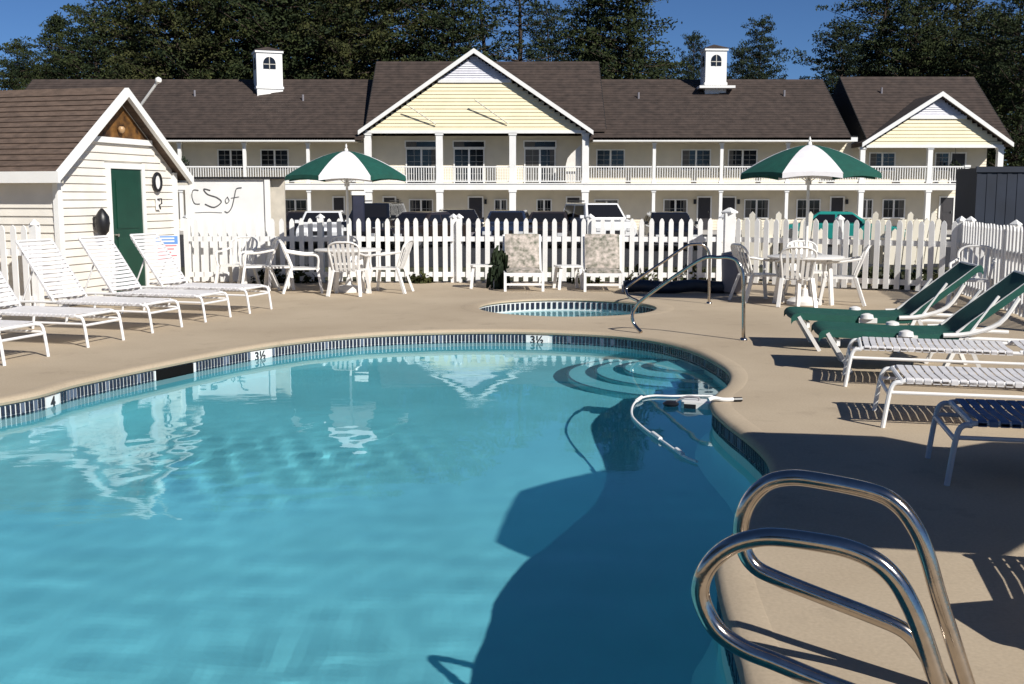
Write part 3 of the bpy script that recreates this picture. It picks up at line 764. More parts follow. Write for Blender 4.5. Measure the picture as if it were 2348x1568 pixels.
def hanging_plant(px, py, Y, label):
    p = WY(px, py, Y); root = empty('hanging_basket', p, 0, label, 'plant', 'hanging baskets on the motel balcony')
    rr = random.Random(px); V = []; F = []
    for _ in range(160):
        d = Vector((rr.gauss(0,1),rr.gauss(0,1),rr.gauss(0,1))).normalized()*.34*rr.random()**.4; d.z = d.z*1.2-.05
        a = Vector((rr.gauss(0,1),rr.gauss(0,1),rr.gauss(0,1))).normalized(); b = a.orthogonal().normalized(); e = a.cross(b); s = .07; o = len(V)
        V += [d+b*s,d+e*s*.6,d-b*s,d-e*s*.6]; F.append((o,o+1,o+2,o+3))
    me = bpy.data.meshes.new('foliage'); me.from_pydata([tuple(v) for v in V],[],F); me.materials.append(m_leaf[1])
    o = bpy.data.objects.new('foliage', me); COL.objects.link(o); o.parent = root
    q = MB(); q.lathe([(.05,-.25),(.17,-.12),(.2,0)],(0,0,-.1),12); q.build('basket', m_black, root)
    q = MB(); q.tube([(0,0,0),(0,0,1.1)],.01,4); q.build('cord', m_black, root)
hanging_plant(420, 372, 60.2, 'dark hanging basket on the balcony at the left end, above the sign board')
hanging_plant(2188, 382, 60.6, 'dark trailing hanging basket on the balcony under the right gable')
# ------------------------------------------------------------------ picket fences
def fence_run(p0, p1, label, h=1.23, pitch=.178, posts=2.5, back=False, m=m_white, z0=-.03):
    p0, p1 = Vector(p0), Vector(p1); d = p1-p0; L = d.length; rz = math.atan2(d.y, d.x)
    root = empty('picket_fence', (p0.x, p0.y, z0), rz, label, 'fence', 'white picket fence runs around the pool')
    wd, th = .088, .02
    pk = MB(); pk.slab([(-wd/2,.06),(wd/2,.06),(wd/2,h-.07),(wd*.28,h-.02),(0,h),(-wd*.28,h-.02),(-wd/2,h-.07)], 'y', -.045, -.045+th)
    first = None; n = int(L/pitch); rr = random.Random(int(abs(p0.x*10)))
    for i in range(n+1):
        rot = (0, rr.uniform(-.009,.009), 0); lc = (i*pitch, rr.uniform(-.002,.002), rr.uniform(-.008,.008))
        if first is None: first = pk.build('picket', m, root); first.location = lc
        else: inst(first, root, lc, rot)
    for z in (.14, .80):
        q = MB(); q.box(0, L, -.024, .02, z, z+.09); q.build('rail', m, root)
    k = 0; np_ = max(1, round(L/posts))
    for i in range(np_+1):
        x = L*i/np_; q = MB(); q.box(x-.055, x+.055, .022, .13, 0, h+.0); q.lathe([(.085,0),(.085,.02),(.03,.06),(.005,.08)], (x,.075,h), 4); q.build('fence_post', m, root)
    return root
FA = W(432, 648); FB = W(1040, 648); FC = W(1655, 650); FD = W(2192, 674)
FA.z = FB.z = FC.z = FD.z = 0
fence_run(FA, FB, 'picket fence run from the script sign board past the left umbrella table')
fence_run(FB+Vector((.1,0,0)), FC, 'middle picket fence run behind the floral chairs and the handrails')
fence_run(FC+Vector((.12,0,0)), FD, 'picket fence run behind the right-hand umbrella table')
fence_run(FD+Vector((.05,-.1,0)), (6.45,12.6,0), 'picket fence run coming forward at the right edge beside the green loungers')
fence_run((-8.9,15.95,0), (-6.75,15.38,0), 'short low picket run in front of the pool house side wall at far left')
q = MB(); p = (FC+FB)/2
for px in (1668,):
    p = W(px, 656); gp = empty('gate_post', (p.x,p.y,0), 0, 'thick white square gate post in the middle of the picket fence', 'gate post')
    q = MB(); q.box(-.09,.09,-.09,.09,-.03,1.30); q.build('shaft', m_white, gp); q = MB(); q.lathe([(.15,1.302),(.15,1.33),(.02,1.40)],(0,0,0),4); q.build('cap', m_white, gp)

# ------------------------------------------------------------------ strap loungers (foot at x=0, head towards +x)
def lounger_strap(back_deg, mf=m_alu, ms=m_vinyl, wd=.62, H=.335, flat=1.30, bl=.86):
    root = empty('strap_lounger', (0,0,0), 0)
    hy = wd/2
    for s in (-1, 1):
        y = s*hy
        q = MB(); q.tube(spline([(.06,y,H-.015),(.12,y,H),(.5,y,H),(flat,y,H),(1.92,y,H-.01)],4), .0165, 8); q.build('side_rail', mf, root, True)
        q = MB(); q.tube([(-.008,y,H-.085),(1.90,y,H-.085)], .013, 8); q.build('lower_rail', mf, root, True)
        q = MB(); q.tube(spline([(-.045,y,0),(-.01,y,H-.09),(.02,y,H-.02),(.07,y,H-.013)],4), .0165, 8); q.build('leg', mf, root, True)
        q = MB(); q.tube(spline([(1.62,y,0),(1.58,y,H-.09),(1.56,y,H)],3), .0165, 8); q.build('leg', mf, root, True)
    q = MB(); q.tube([(-.012,-hy,H-.10),(-.012,hy,H-.10)], .014, 8); q.build('crossbar', mf, root, True)
    q = MB(); q.tube([(1.585,-hy,H-.12),(1.585,hy,H-.12)], .014, 8); q.build('crossbar', mf, root, True)
    q = MB(); q.tube([(.07,-hy,H-.005),(.07,hy,H-.005)], .0165, 8); q.build('end_bar', mf, root, True)
    st = MB(); rh = .020; sw = .045
    prof = [(-hy-rh,H-.01),(-hy-rh,H+.012),(-hy+.01,H+.022),(0,H+.012),(hy-.01,H+.022),(hy+rh,H+.012),(hy+rh,H-.01)]
    v = []
    for x in (-sw/2, sw/2):
        for (y, z) in prof: v.append((x,y,z-H))
    for x in (-sw/2, sw/2):
        for (y, z) in prof: v.append((x,y,z-H-.006))
    n = len(prof); fs = [(i,i+1,n+i+1,n+i) for i in range(n-1)] + [(2*n+i,3*n+i,3*n+i+1,2*n+i+1) for i in range(n-1)] + [(i,2*n+i,2*n+i+1,i+1) for i in range(n-1)] + [(n+i,n+i+1,3*n+i+1,3*n+i) for i in range(n-1)]
    st.add(v, fs); first = None; x = .12
    while x < flat-.02:
        if first is None: first = st.build('strap', ms, root, loc=(x,0,H))
        else: inst(first, root, (x,0,H))
        x += .058
    a = R(back_deg); ca, sa = math.cos(a), math.sin(a)
    for s in (-1, 1):
        y = s*hy; q = MB(); q.tube([(flat,y,H+.01),(flat+bl*ca,y,H+.01+bl*sa)], .0165, 8); q.build('back_rail', mf, root, True)
    q = MB(); q.tube([(flat+bl*ca,-hy,H+.01+bl*sa),(flat+bl*ca,hy,H+.01+bl*sa)], .0165, 8); q.build('head_bar', mf, root, True)
    d = .05
    while d < bl-.02:
        inst(first, root, (flat+d*ca, 0, H+.01+d*sa), (0,-a,0)); d += .058
    if back_deg > 15:
        for s in (-1, 1):
            q = MB(); q.tube([(flat+.5*ca, s*(hy-.03), H+.5*sa),(1.80,s*(hy-.03),H-.07)], .011, 6); q.build('prop', mf, root, True)
    return root
def place(root, foot, rz, label, cat, group=None):
    root.location = foot; root.rotation_euler = (0,0,rz); tag(root, label, cat, group)
    return root
GL = 'white strap loungers left of the pool'
left = [((575,718),(620,710),'farthest white strap lounger of the left row, raised back before the green door',57),
        ((475,738),(525,728),'second farthest white strap lounger of the left row, right of the wall lantern',55),
        ((352,762),(415,752),'middle white strap lounger of the left row with back against the pool house corner',55),
        ((200,797),(285,780),'second nearest white strap lounger on the left, its back cut by the frame',53),
        ((22,838),(100,818),'nearest white strap lounger on the left, only its foot end in view',50)]
src = None
for a, b, lab, bd in left:
    pa, pb = W(*a), W(*b); mid = (pa+pb)/2; ax = Vector((-1,.0,0)); d = (pb-pa).normalized()
    rz = math.atan2(.268, -.963)
    mid = mid + Vector((-.963,.268,0))*.045
    if src is None: src = lounger_strap(56); KIDS[src.name] = list(src.children); place(src, mid, rz, lab, 'lounger', GL)
    else: dup(src, mid, rz, lab, GL)
# spare strap chair backs seen between them: dark striped folded loungers behind the row
GR = 'loungers right of the pool'
rz = -R(13)
lw = lounger_strap(3); KIDS[lw.name] = list(lw.children)
def from_leg(px, py, rz, lx=-.045, ly=-.31):
    c, s = math.cos(rz), math.sin(rz); return W(px,py)-Vector((lx*c-ly*s, lx*s+ly*c, 0))
place(lw, from_leg(2023,980,rz), rz, 'white strap lounger lying flat, the nearer of the two white ones at right', 'lounger', GR)
dup(lw, from_leg(1937,886,-R(16)), -R(16), 'flat white strap lounger between the green loungers and the nearer white one', GR)
lw2 = dup(lw, Vector((2.22,4.10,0)), -R(14), 'white strap lounger beyond the right edge whose slatted shadow falls on the deck', GR)
# ------------------------------------------------------------------ sling loungers
def lounger_sling(back_deg, mf, ms, resin=True, wd=.66, H=.38, flat=1.14, bl=.82):
    root = empty('sling_lounger', (0,0,0)); hy = wd/2; a = R(back_deg); ca, sa = math.cos(a), math.sin(a)
    sl = MB(); pr = [(-.06,H-.035),(0,H+.012),(.25,H+.004),(flat*.6,H-.012),(flat-.06,H-.008)]
    pr += [(flat+.03,H+.02)] + [(flat+t*ca, H+t*sa+.012) for t in (.15,.4,.65,bl)] + [(flat+(bl+.02)*ca+.03, H+(bl+.0)*sa-.02)]
    pr = [(p.x,p.z) for p in spline([(x,0,z) for x,z in pr],3)]
    v = []; n = len(pr); ys = [-hy-.03,-hy-.022,0,hy+.022,hy+.03] if resin else [-hy+.02,-hy*.5,0,hy*.5,hy-.02]
    for j, y in enumerate(ys):
        sag = (.012 if j == 2 else (.0 if j in (1,3) else .06)) if resin else .012*(1-(y/hy)**2)
        v += [(x,y,z-sag) for x,z in pr]
    off = len(v); v += [(x,y,z-.010) for x,y,z in v]
    fs = []
    for j in range(4):
        for i in range(n-1):
            fs.append((j*n+i,j*n+i+1,(j+1)*n+i+1,(j+1)*n+i)); fs.append((off+j*n+i,off+(j+1)*n+i,off+(j+1)*n+i+1,off+j*n+i+1))
    for i in range(n-1): fs.append((i,off+i,off+i+1,i+1)); fs.append((4*n+i,4*n+i+1,off+4*n+i+1,off+4*n+i))
    sl.add(v, fs); sl.build('sling', ms, root, True)
    r = .020 if resin else .018
    for s in (-1,1):
        y = s*hy
        q = MB(); q.tube(spline([(-.03,y,H-.03),(.3,y,H-.035),(flat,y,H-.045),(1.75,y,H-.06)],4), r, 8); q.build('side_rail', mf, root, True)
        q = MB(); q.tube([(flat,y,H),(flat+bl*ca,y,H+bl*sa)], r*.8, 8); q.build('back_rail', mf, root, True)
        if resin:
            q = MB(); q.bar((.02,y,H-.02),(.24,y+s*.02,0),.07,.035); q.build('leg', mf, root)
            q = MB(); q.bar((1.18,y,H-.03),(1.02,y+s*.02,0),.06,.035); q.build('leg', mf, root)
            q = MB(); q.bar((1.22,y,H-.03),(1.38,y+s*.02,0),.06,.035); q.build('leg', mf, root)
            q = MB(); q.bar((.62,y+s*.035,H-.05),(.80,y+s*.035,H-.05),.05,.05); q.lathe([(.02,-.02),(.07,-.01),(.06,.03),(.02,.045)],(.7,y+s*.04,H-.02),10); q.build('side_bracket', mf, root, True)
            q = MB(); q.tube(spline([(flat-.12,y+s*.03,H-.02),(flat+.1,y+s*.03,H),(flat+.35,y+s*.03,H+.10),(flat+.50,y+s*.03,H+.33)],4), .022, 8); q.build('back_support', mf, root, True)
            q = MB(); q.tube([(flat+.10,y+s*.03,H),(flat+.34,y,H+.34)], .014, 6); q.build('prop', mf, root, True)
        else:
            q = MB(); q.bar((0,y,H-.02),(-.05,y,0),.05,.03); q.build('leg', mf, root)
            q = MB(); q.bar((1.6,y,H-.03),(1.64,y,0),.05,.03); q.build('leg', mf, root)
    q = MB(); q.bar((-.02 if not resin else .12,-hy,H-.11),(-.02 if not resin else .12,hy,H-.11),.03,.06); q.build('crossbar', mf, root)
    q = MB(); q.tube([(flat+bl*ca,-hy,H+bl*sa),(flat+bl*ca,hy,H+bl*sa)], r*.8, 8); q.build('head_bar', mf, root, True)
    return root
g1 = lounger_sling(39, m_resin, m_greencloth); KIDS[g1.name] = list(g1.children)
place(g1, Vector((3.02,11.65,0)), -R(8), 'dark green sling lounger farther from the camera, nearest the picket fence', 'lounger', GR)
dup(g1, Vector((2.93,10.25,0)), -R(10), 'dark green sling lounger just behind the white strap loungers', GR)
m_shadeframe = M('grey_powder_coat', (.48,.50,.56), .4)  # lounger frame with the umbrella's shade put into its grey
bl_ = lounger_strap(8, m_shadeframe, m_shadestrap, wd=.66, H=.36)
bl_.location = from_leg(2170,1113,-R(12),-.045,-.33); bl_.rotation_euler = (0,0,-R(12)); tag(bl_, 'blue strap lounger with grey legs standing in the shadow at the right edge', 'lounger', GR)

# ------------------------------------------------------------------ market umbrellas
def umbrella(turn=0, r=1.06, rim=1.925, top=2.35):
    root = empty('patio_umbrella', (0,0,0)); n = 8; m = 6
    q = MB(); q.tube([(0,0,.05),(0,0,top+.02)], .021, 10); q.build('pole', m_resin, root, True)
    q = MB(); q.lathe([(.26,0),(.26,.05),(.20,.09),(.06,.12),(.045,.22),(.02,.24)], (0,0,0), 24); q.build('base', m_resin, root, True)
    q = MB(); q.lathe([(.035,0),(.03,.03),(.012,.05),(.02,.075),(.004,.12)], (0,0,top), 10); q.build('finial', m_resin, root, True)
    for k in range(n):
        a0 = turn+2*math.pi*(k-.5)/n; a1 = turn+2*math.pi*(k+.5)/n; mb = MB(); rows = 9; cols = 5
        v = []
        for i in range(rows):
            t = i/(rows-1); rr = r*t if t > 0 else .02
            rr = .02+(r-.02)*t; z = top-(top-rim)*(t**1.55)
            for j in range(cols):
                u = j/(cols-1); a = a0+(a1-a0)*u
                edge = math.cos((a1-a0)/2)/math.cos(a-(a0+a1)/2)      # straight between ribs
                sc_ = 1-(1-edge)*t
                scal = 4*u*(1-u)*.035*t*t
                v.append((rr*sc_*math.cos(a), rr*sc_*math.sin(a), z + scal*.6 - .0*u))
        for j in range(cols):                                     # valance
            x, y, z = v[(rows-1)*cols+j]; u = j/(cols-1)
            v.append((x*1.004, y*1.004, z-.075+.015*4*u*(1-u)))
        R_ = rows+1
        fs = [(i*cols+j,(i+1)*cols+j,(i+1)*cols+j+1,i*cols+j+1) for i in range(R_-1) for j in range(cols-1)]
        mb.add(v, fs)
        o = mb.build('canopy_panel', m_whitecloth if k % 2 == 0 else m_greencloth, root, True)
        if k % 2: o['label'] = 'dark green canopy panel'
        else: o['label'] = 'white canopy panel'
        rb = MB(); pts = []
        for i in range(5):
            t = i/4; pts.append(((.02+(r-.02)*t)*math.cos(a0), (.02+(r-.02)*t)*math.sin(a0), top-(top-rim)*(t**1.55)-.012))
        rb.tube(pts, .008, 5); rb.build('rib', m_resin, root)
        st = MB(); st.tube([(0.02*math.cos(a0),.02*math.sin(a0),rim-.12), pts[2]], .006, 5); st.build('strut', m_resin, root)
    q = MB(); q.lathe([(.045,rim-.16),(.045,rim-.09)],(0,0,0),10); q.build('hub', m_resin, root)
    return root
GU = 'green and white umbrellas around the pool'
U1 = W(800,668); U2 = W(1843,697)
um = umbrella(); KIDS[um.name] = list(um.children)
face = lambda p: math.atan2(-p.y, -p.x)
place(um, U1, face(U1)-R(2), 'green and white umbrella over the round table left of the middle', 'umbrella', GU)
dup(um, U2, face(U2)+R(3), 'green and white umbrella over the round table at right', GU)
ub = umbrella(0, 1.30, 1.90, 2.45); KIDS[ub.name] = list(ub.children)
place(ub, Vector((3.44,4.07,0)), R(172), 'larger green and white umbrella beyond the right edge casting shade on the deck and water', 'umbrella', GU)
dup(ub, Vector((5.0,3.75,0)), R(168), 'larger umbrella farthest out of frame on the right, beside the one shading the water', GU)

# ------------------------------------------------------------------ tables and plastic armchairs
def round_table(r=.56, h=.72):
    root = empty('round_table', (0,0,0)); 
    q = MB(); q.lathe([(.03,h-.035),(r-.03,h-.035),(r,h-.03),(r+.005,h-.01),(r-.01,h),(.03,h)], (0,0,0), 32); q.build('tabletop', m_resin, root, True)
    for k in range(4):
        a = math.pi/4+k*math.pi/2; q = MB(); q.bar((r*.62*math.cos(a),r*.62*math.sin(a),h-.036),(r*.72*math.cos(a),r*.72*math.sin(a),0),.055,.045); q.build('leg', m_resin, root)
    q = MB(); q.lathe([(r*.6,h-.10),(r*.6,h-.036),(r*.57,h-.036),(r*.57,h-.10)],(0,0,0),24); q.build('apron', m_resin, root)
    return root
def armchair():                             # faces -y, seat front at y=-.24
    root = empty('plastic_armchair', (0,0,0)); H = .42
    s = MB(); s.prism([(-.23,-.24),(-.18,-.27),(.18,-.27),(.23,-.24),(.21,.20),(-.21,.20)], H-.03, H); s.build('seat', m_resin, root)
    def bp(u, t):                            # back surface, u across -1..1, t up 0..1
        return Vector((u*(.205+.05*t), .19+.16*t+.03*(1-u*u), H+.44*t))
    fr = MB(); fr.tube(spline([bp(-1,-.08),bp(-1,.4),bp(-1,.82),bp(-.6,1.0),bp(0,1.03),bp(.6,1.0),bp(1,.82),bp(1,.4),bp(1,-.08)],4), .018, 6); fr.build('back_frame', m_resin, root, True)
    sl = None
    for u in (-.66,-.33,0,.33,.66):
        q = MB(); q.bar(bp(u,-.02), bp(u*.95,.99), .045, .010, up=(0,1,0)); q.build('slat', m_resin, root)
    for sx in (-1,1):
        q = MB(); q.bar((sx*.235,-.23,H-.01),(sx*.285,-.30,0),.05,.04); q.build('leg', m_resin, root)
        q = MB(); q.bar((sx*.215,.20,H-.01),(sx*.265,.34,0),.05,.04); q.build('leg', m_resin, root)
        q = MB(); q.tube(spline([(sx*.245,-.235,H-.02),(sx*.27,-.25,H+.14),(sx*.28,-.20,H+.215),(sx*.28,.0,H+.225),bp(sx,.62)],4), .020, 6); q.build('armrest', m_resin, root, True)
    return root
GT = 'round white tables under the umbrellas'; GC = 'white plastic armchairs on the deck'
tb_ = round_table(); KIDS[tb_.name] = list(tb_.children)
place(tb_, U1+Vector((0,0,0)), 0, 'round white plastic table under the left umbrella', 'table', GT)
dup(tb_, U2, .3, 'round white plastic table under the right umbrella', GT)
ac = armchair(); KIDS[ac.name] = list(ac.children); used = False
def chair(px, py, face_deg, label):
    global used
    p = W(px, py); rz = R(face_deg+90)       # face_deg: direction the sitter looks
    if not used: place(ac, p, rz, label, 'chair', GC); used = True
    else: dup(ac, p, rz, label, GC)
chair(697,670,10,'white armchair at the left side of the left umbrella table, back to the sign board')
chair(800,676,85,'white armchair in front of the left umbrella table with its slatted back to the camera')
chair(893,670,170,'white armchair at the right side of the left umbrella table')
chair(790,655,-80,'white armchair behind the left umbrella table by the pickets')
chair(545,660,-100,'lone white armchair by the fence between the sign board and the left umbrella table')
chair(590,664,200,'lone white armchair angled left of the left umbrella table near a lounger foot')
chair(1735,690,15,'white armchair at the left side of the right umbrella table, behind the handrail post')
chair(1822,700,80,'white armchair in front of the right umbrella table')
chair(1925,697,165,'white armchair at the right side of the right umbrella table')
chair(1850,680,-85,'white armchair behind the right umbrella table by the fence')
chair(2225,705,-120,'white armchair in the right corner of the fence behind the green loungers')

def cushion_chair():                        # faces -y
    root = empty('cushioned_lawn_chair', (0,0,0)); hw = .32; H = .30
    for sx in (-1,1):
        q = MB(); q.bar((sx*hw,-.36,0),(sx*hw,-.36,H+.02),.045,.045); q.build('leg', m_alu, root)
        q = MB(); q.bar((sx*hw,.42,0),(sx*hw,.42,H+.02),.045,.045); q.build('leg', m_alu, root)
        q = MB(); q.bar((sx*hw,-.335,H-.01),(sx*hw,.395,H-.01),.03,.05); q.build('side_rail', m_alu, root)
        q = MB(); q.bar((sx*hw,.30,H),(sx*hw,.62,.92),.035,.035); q.build('back_post', m_alu, root)
    for z in (.12, H-.01):
        q = MB(); q.bar((-hw+.024,-.36,z),(hw-.024,-.36,z),.04,.05 if z > .2 else .035); q.build('front_bar', m_alu, root)
    q = MB(); q.add(*cush((-hw+.03,-.30,H+.03),(hw-.03,.33,H+.03),.10)); q.build('seat_cushion', m_flower, root, True)
    b = MB(); vs, fs = cush((-hw+.02,0,0),(hw-.02,.64,0),.11)
    mt = Matrix.Translation((0,.27,H+.06)) @ Matrix.Rotation(R(64),4,'X')
    b.add([mt @ Vector(v) for v in vs], fs); b.build('back_cushion', m_flower, root, True)
    return root
def cush(a, b, th, n=8):
    vs = []; fs = []
    for s in (1,-1):
        for i in range(n+1):
            for j in range(n+1):
                u, v = i/n, j/n; x = a[0]+(b[0]-a[0])*u; y = a[1]+(b[1]-a[1])*v
                e = (min(1,(min(u,1-u)*5+.15)**.5))*(min(1,(min(v,1-v)*5+.15)**.5))
                tuft = .82+.18*abs(math.sin(u*math.pi*2.5))*abs(math.sin(v*math.pi*2.5))
                vs.append((x,y,a[2]+s*th/2*e*tuft))
    m_ = (n+1)*(n+1)
    for i in range(n):
        for j in range(n):
            a0 = i*(n+1)+j; fs += [(a0,a0+n+1,a0+n+2,a0+1),(m_+a0,m_+a0+1,m_+a0+n+2,m_+a0+n+1)]
    for i in range(n):
        for (p,q) in ((i*(n+1),(i+1)*(n+1)),(i*(n+1)+n,(i+1)*(n+1)+n),(i,i+1),(n*(n+1)+i,n*(n+1)+i+1)): fs.append((p,q,m_+q,m_+p))
    return vs, fs
cc = cushion_chair(); KIDS[cc.name] = list(cc.children); GF = 'low floral cushioned chairs by the fence'
place(cc, W(1199,664), R(2), 'left low white chair with floral cushions, beside the dark green shrub', 'chair', GF)
dup(cc, W(1382,665), R(-2), 'right low white chair with floral cushions, next to the handrail', GF)
def side_table():
    root = empty('side_table', (0,0,0)); q = MB(); q.bevbox(-.22,.22,-.20,.20,.38,.41,.04); q.build('tabletop', m_resin, root)
    for sx in (-1,1):
        for sy in (-1,1): q = MB(); q.bar((sx*.17,sy*.15,.38),(sx*.21,sy*.19,0),.05,.04); q.build('leg', m_resin, root)
    return root
st_ = side_table(); KIDS[st_.name] = list(st_.children); GS = 'small white side tables by the fence'
place(st_, W(1108,660), 0, 'small white side table left of the dark green shrub', 'side table', GS)
dup(st_, W(1302,662), .2, 'small white side table between the two floral chairs', GS)
dup(st_, W(640,664), .4, 'small white side table at the left of the left umbrella table', GS)
dup(st_, Vector((2.27,3.55,0)), .2, 'small white side table beyond the right edge, its shadow on the deck', GS)
bn = empty('waste_bin', W(1682,672), 0, 'grey round bin standing by the gate post', 'bin')
q = MB(); q.lathe([(.16,0),(.2,.04),(.22,.58),(.2,.62)],(0,0,0),20); q.build('drum', m_bin, bn, True)
q = MB(); q.lathe([(.225,.622),(.22,.66),(.05,.70)],(0,0,0),20); q.build('lid', m_bin, bn, True)
# rolled dark cover lying along the fence
rc_ = empty('pool_cover_roll', W(1560,672), R(1), 'long dark rolled pool cover lying along the fence behind the handrails', 'pool cover')
q = MB(); q.tube([(x,.02*math.sin(x*4),.11+.015*math.sin(x*7)) for x in [-.95+i*.1 for i in range(20)]], .105, 14); q.build('cover', m_tarp, rc_, True)
for x in (-.5,.45):
    q = MB(); q.tube([(x,.112*math.cos(a),.118+.114*math.sin(a)) for a in [2*math.pi*i/16 for i in range(16)]], .012, 5, closed=True); q.build('strap', m_black, rc_)
# rules poster on the fence
ps = empty('rules_poster', WY(383,570,16.6), R(20), 'blue headed poster with red lines of print by the farthest lounger', 'sign')
q = MB(); q.box(-.17,.17,0,.012,-.22,.20); q.build('backing', m_trim, ps)
q = MB(); q.box(-.16,.16,-.004,-.001,.07,.19); h_ = q.build('header', m_bluep, ps)
for k in range(2): q = MB(); q.box(-.10,.11,-.007,-.0045,.10+.045*k,.122+.045*k); q.build('header_line', m_trim, h_)
for k in range(5): q = MB(); q.box(-.14+.01*(k%2),.14-.04*(k%3),-.004,-.001,.035-.05*k,.055-.05*k); q.build('print_line', m_red, ps)
q = MB(); q.box(-.02,.02,.013,.04,-1.0,.1); q.build('stake', m_trim, ps)

# ------------------------------------------------------------------ handrails
def rail_shape(name, path, r, label, group=None, ends=(), per=6):
    root = empty(name, path[0][:2]+(0,) if isinstance(path[0], tuple) else (path[0].x,path[0].y,0), 0, label, 'handrail', group)
    off = root.location
    q = MB(); q.tube([Vector(p)-off for p in spline(path, per)], r, 14); q.build('tube', m_steel, root, True)
    for e in ends:
        q = MB(); q.lathe([(r*2.1,0),(r*2.1,.012),(r*1.4,.03),(r*1.05,.032)], Vector(e)-off, 18); q.build('escutcheon', m_steel, root, True)
    return root
# near pair: unproject the bent tube onto its upright plane
dr = Vector((.93,-.37,0)).normalized()
def on_plane(px, py, P0):
    d = ray(px, py); nrm = Vector((-dr.y, dr.x, 0)); t = (P0-Vector((0,0,EYE))).dot(nrm)/d.dot(nrm)
    return Vector((0,0,EYE))+d*t
rear = [(2186,1606),(2160,1562),(2132,1516),(2103,1474),(2064,1440),(1987,1407),(1881,1366),(1782,1326),(1732,1300),(1706,1262),(1698,1207),(1716,1150),(1757,1108),(1810,1095),(1874,1101),(2000,1127),(2058,1158),(2098,1210),(2124,1270),(2152,1368),(2180,1456),(2216,1568),(2260,1700)]
front = [(2120,1640),(2040,1618),(1960,1590),(1881,1560),(1776,1516),(1705,1487),(1648,1448),(1617,1400),(1605,1350),(1622,1300),(1662,1260),(1712,1238),(1776,1231),(1881,1244),(1951,1260),(2010,1288),(2054,1330),(2086,1385),(2112,1449),(2152,1568),(2196,1700)]
PR = Vector((.62,2.95,0))*1.22; PF = Vector((.43,2.50,0))*1.22
GH = 'pair of stainless grab rails at the near pool edge'
for L, P0, lab in ((rear, PR, 'rear one of the two big stainless grab rails in the foreground'), (front, PF, 'front one of the two big stainless grab rails, nearest the camera')):
    pts = [on_plane(x, y, P0) for x, y in L]
    d = pts[-1]-pts[-2]; last = pts[-1]; t = (0-last.z)/d.z
    pts.append(last + d*min(t, 6) if d.z < 0 else last)
    pts[-1].z = -.02
    foot = pts[-1]
    rail_shape('grab_rail', pts, .0266, lab, GH, ends=[(foot.x,foot.y,0)], per=5)
# pool entry rail over the steps
def wz(px,py,z): return W(px,py,z)
b0 = W(1704,780); Yp = b0.y
rail_shape('step_rail', [Vector((b0.x,b0.y,0)), WY(1704,680,Yp), WY(1702,628,Yp+.01), WY(1692,601,Yp+.04), WY(1672,590,Yp+.08), WY(1645,590,Yp+.15), WY(1610,593,Yp+.25), WY(1540,638,Yp+.45), WY(1475,685,Yp+.65), WY(1456,706,Yp+.72), WY(1449,726,Yp+.72), WY(1455,745,Yp+.7), WY(1470,762,Yp+.62)], .021,
    'slim steel handrail beside the pool steps, its post nearest the green lounger', None, [b0], 5)
b1 = W(1625,696); Y1 = b1.y
rail_shape('spa_rail', [b1, WY(1626,610,Y1), WY(1625,580,Y1), WY(1612,562,Y1), WY(1590,560,Y1), WY(1570,566,Y1), WY(1520,600,Y1), WY(1450,648,Y1), WY(1436,662,Y1), WY(1440,678,Y1-.1), WY(1462,690,Y1-.3)], .021,
    'farther steel handrail rising behind the hot tub', None, [b1], 5)
# floating rope with foam and the floating dispenser
rp = empty('floating_rope', (0,0,0), 0, 'thin white rope floating in a curve on the dark shaded water', 'rope')
pts = [W(x,y,WL+.0135) for x,y in ((1640,908),(1590,907),(1540,908),(1500,907),(1474,911),(1456,922),(1448,938),(1450,955),(1465,972),(1490,992),(1520,1012),(1545,1030),(1570,1047),(1597,1058))]
q = MB(); q.tube(spline(pts,5), .009, 8); q.build('line', m_white, rp, True)
for t in (4, 9, 11): q = MB(); q.tube([pts[t]+(pts[t+1]-pts[t])*.2+Vector((0,0,.011)), pts[t]+(pts[t+1]-pts[t])*.8+Vector((0,0,.006))], .016, 8); q.build('float', m_white, rp, True)
sk_ = empty('floating_skimmer', W(1600,932,WL), R(-20), 'white and dark floating skimmer at the pool edge where the rope begins', 'pool skimmer')
q = MB(); q.bevbox(-.13,.13,-.10,.10,-.02,.05,.03); q.build('body', m_resin, sk_)
q = MB(); q.bevbox(-.10,.0,-.106,-.101,-.01,.035,.002); q.build('mouth', m_black, sk_)
q = MB(); q.tube(spline([(.0,.0,.03),(.0,.02,.07),(-.10,.0,.08),(-.18,-.02,.04),(-.2,-.04,.02)],5),.009,8); q.build('hose', m_bin, sk_, True)
q = MB(); q.lathe([(.06,0),(.07,.02),(.04,.04)],(-.22,-.06,.004),14); q.build('float', m_black, sk_, True)
hl = empty('hose_end', W(1652,922), R(5), 'short black and white hose end lying on the coping by the skimmer', 'hose')
q = MB(); q.tube(spline([(-.10,0,.02),(-.05,.02,.03),(.02,0,.02),(.1,0,.02)],4),.016,8); q.build('hose', m_white, hl, True)
q = MB(); q.tube([(.1,0,.02),(.17,.005,.02)],.018,8); q.build('nozzle', m_black, hl, True)
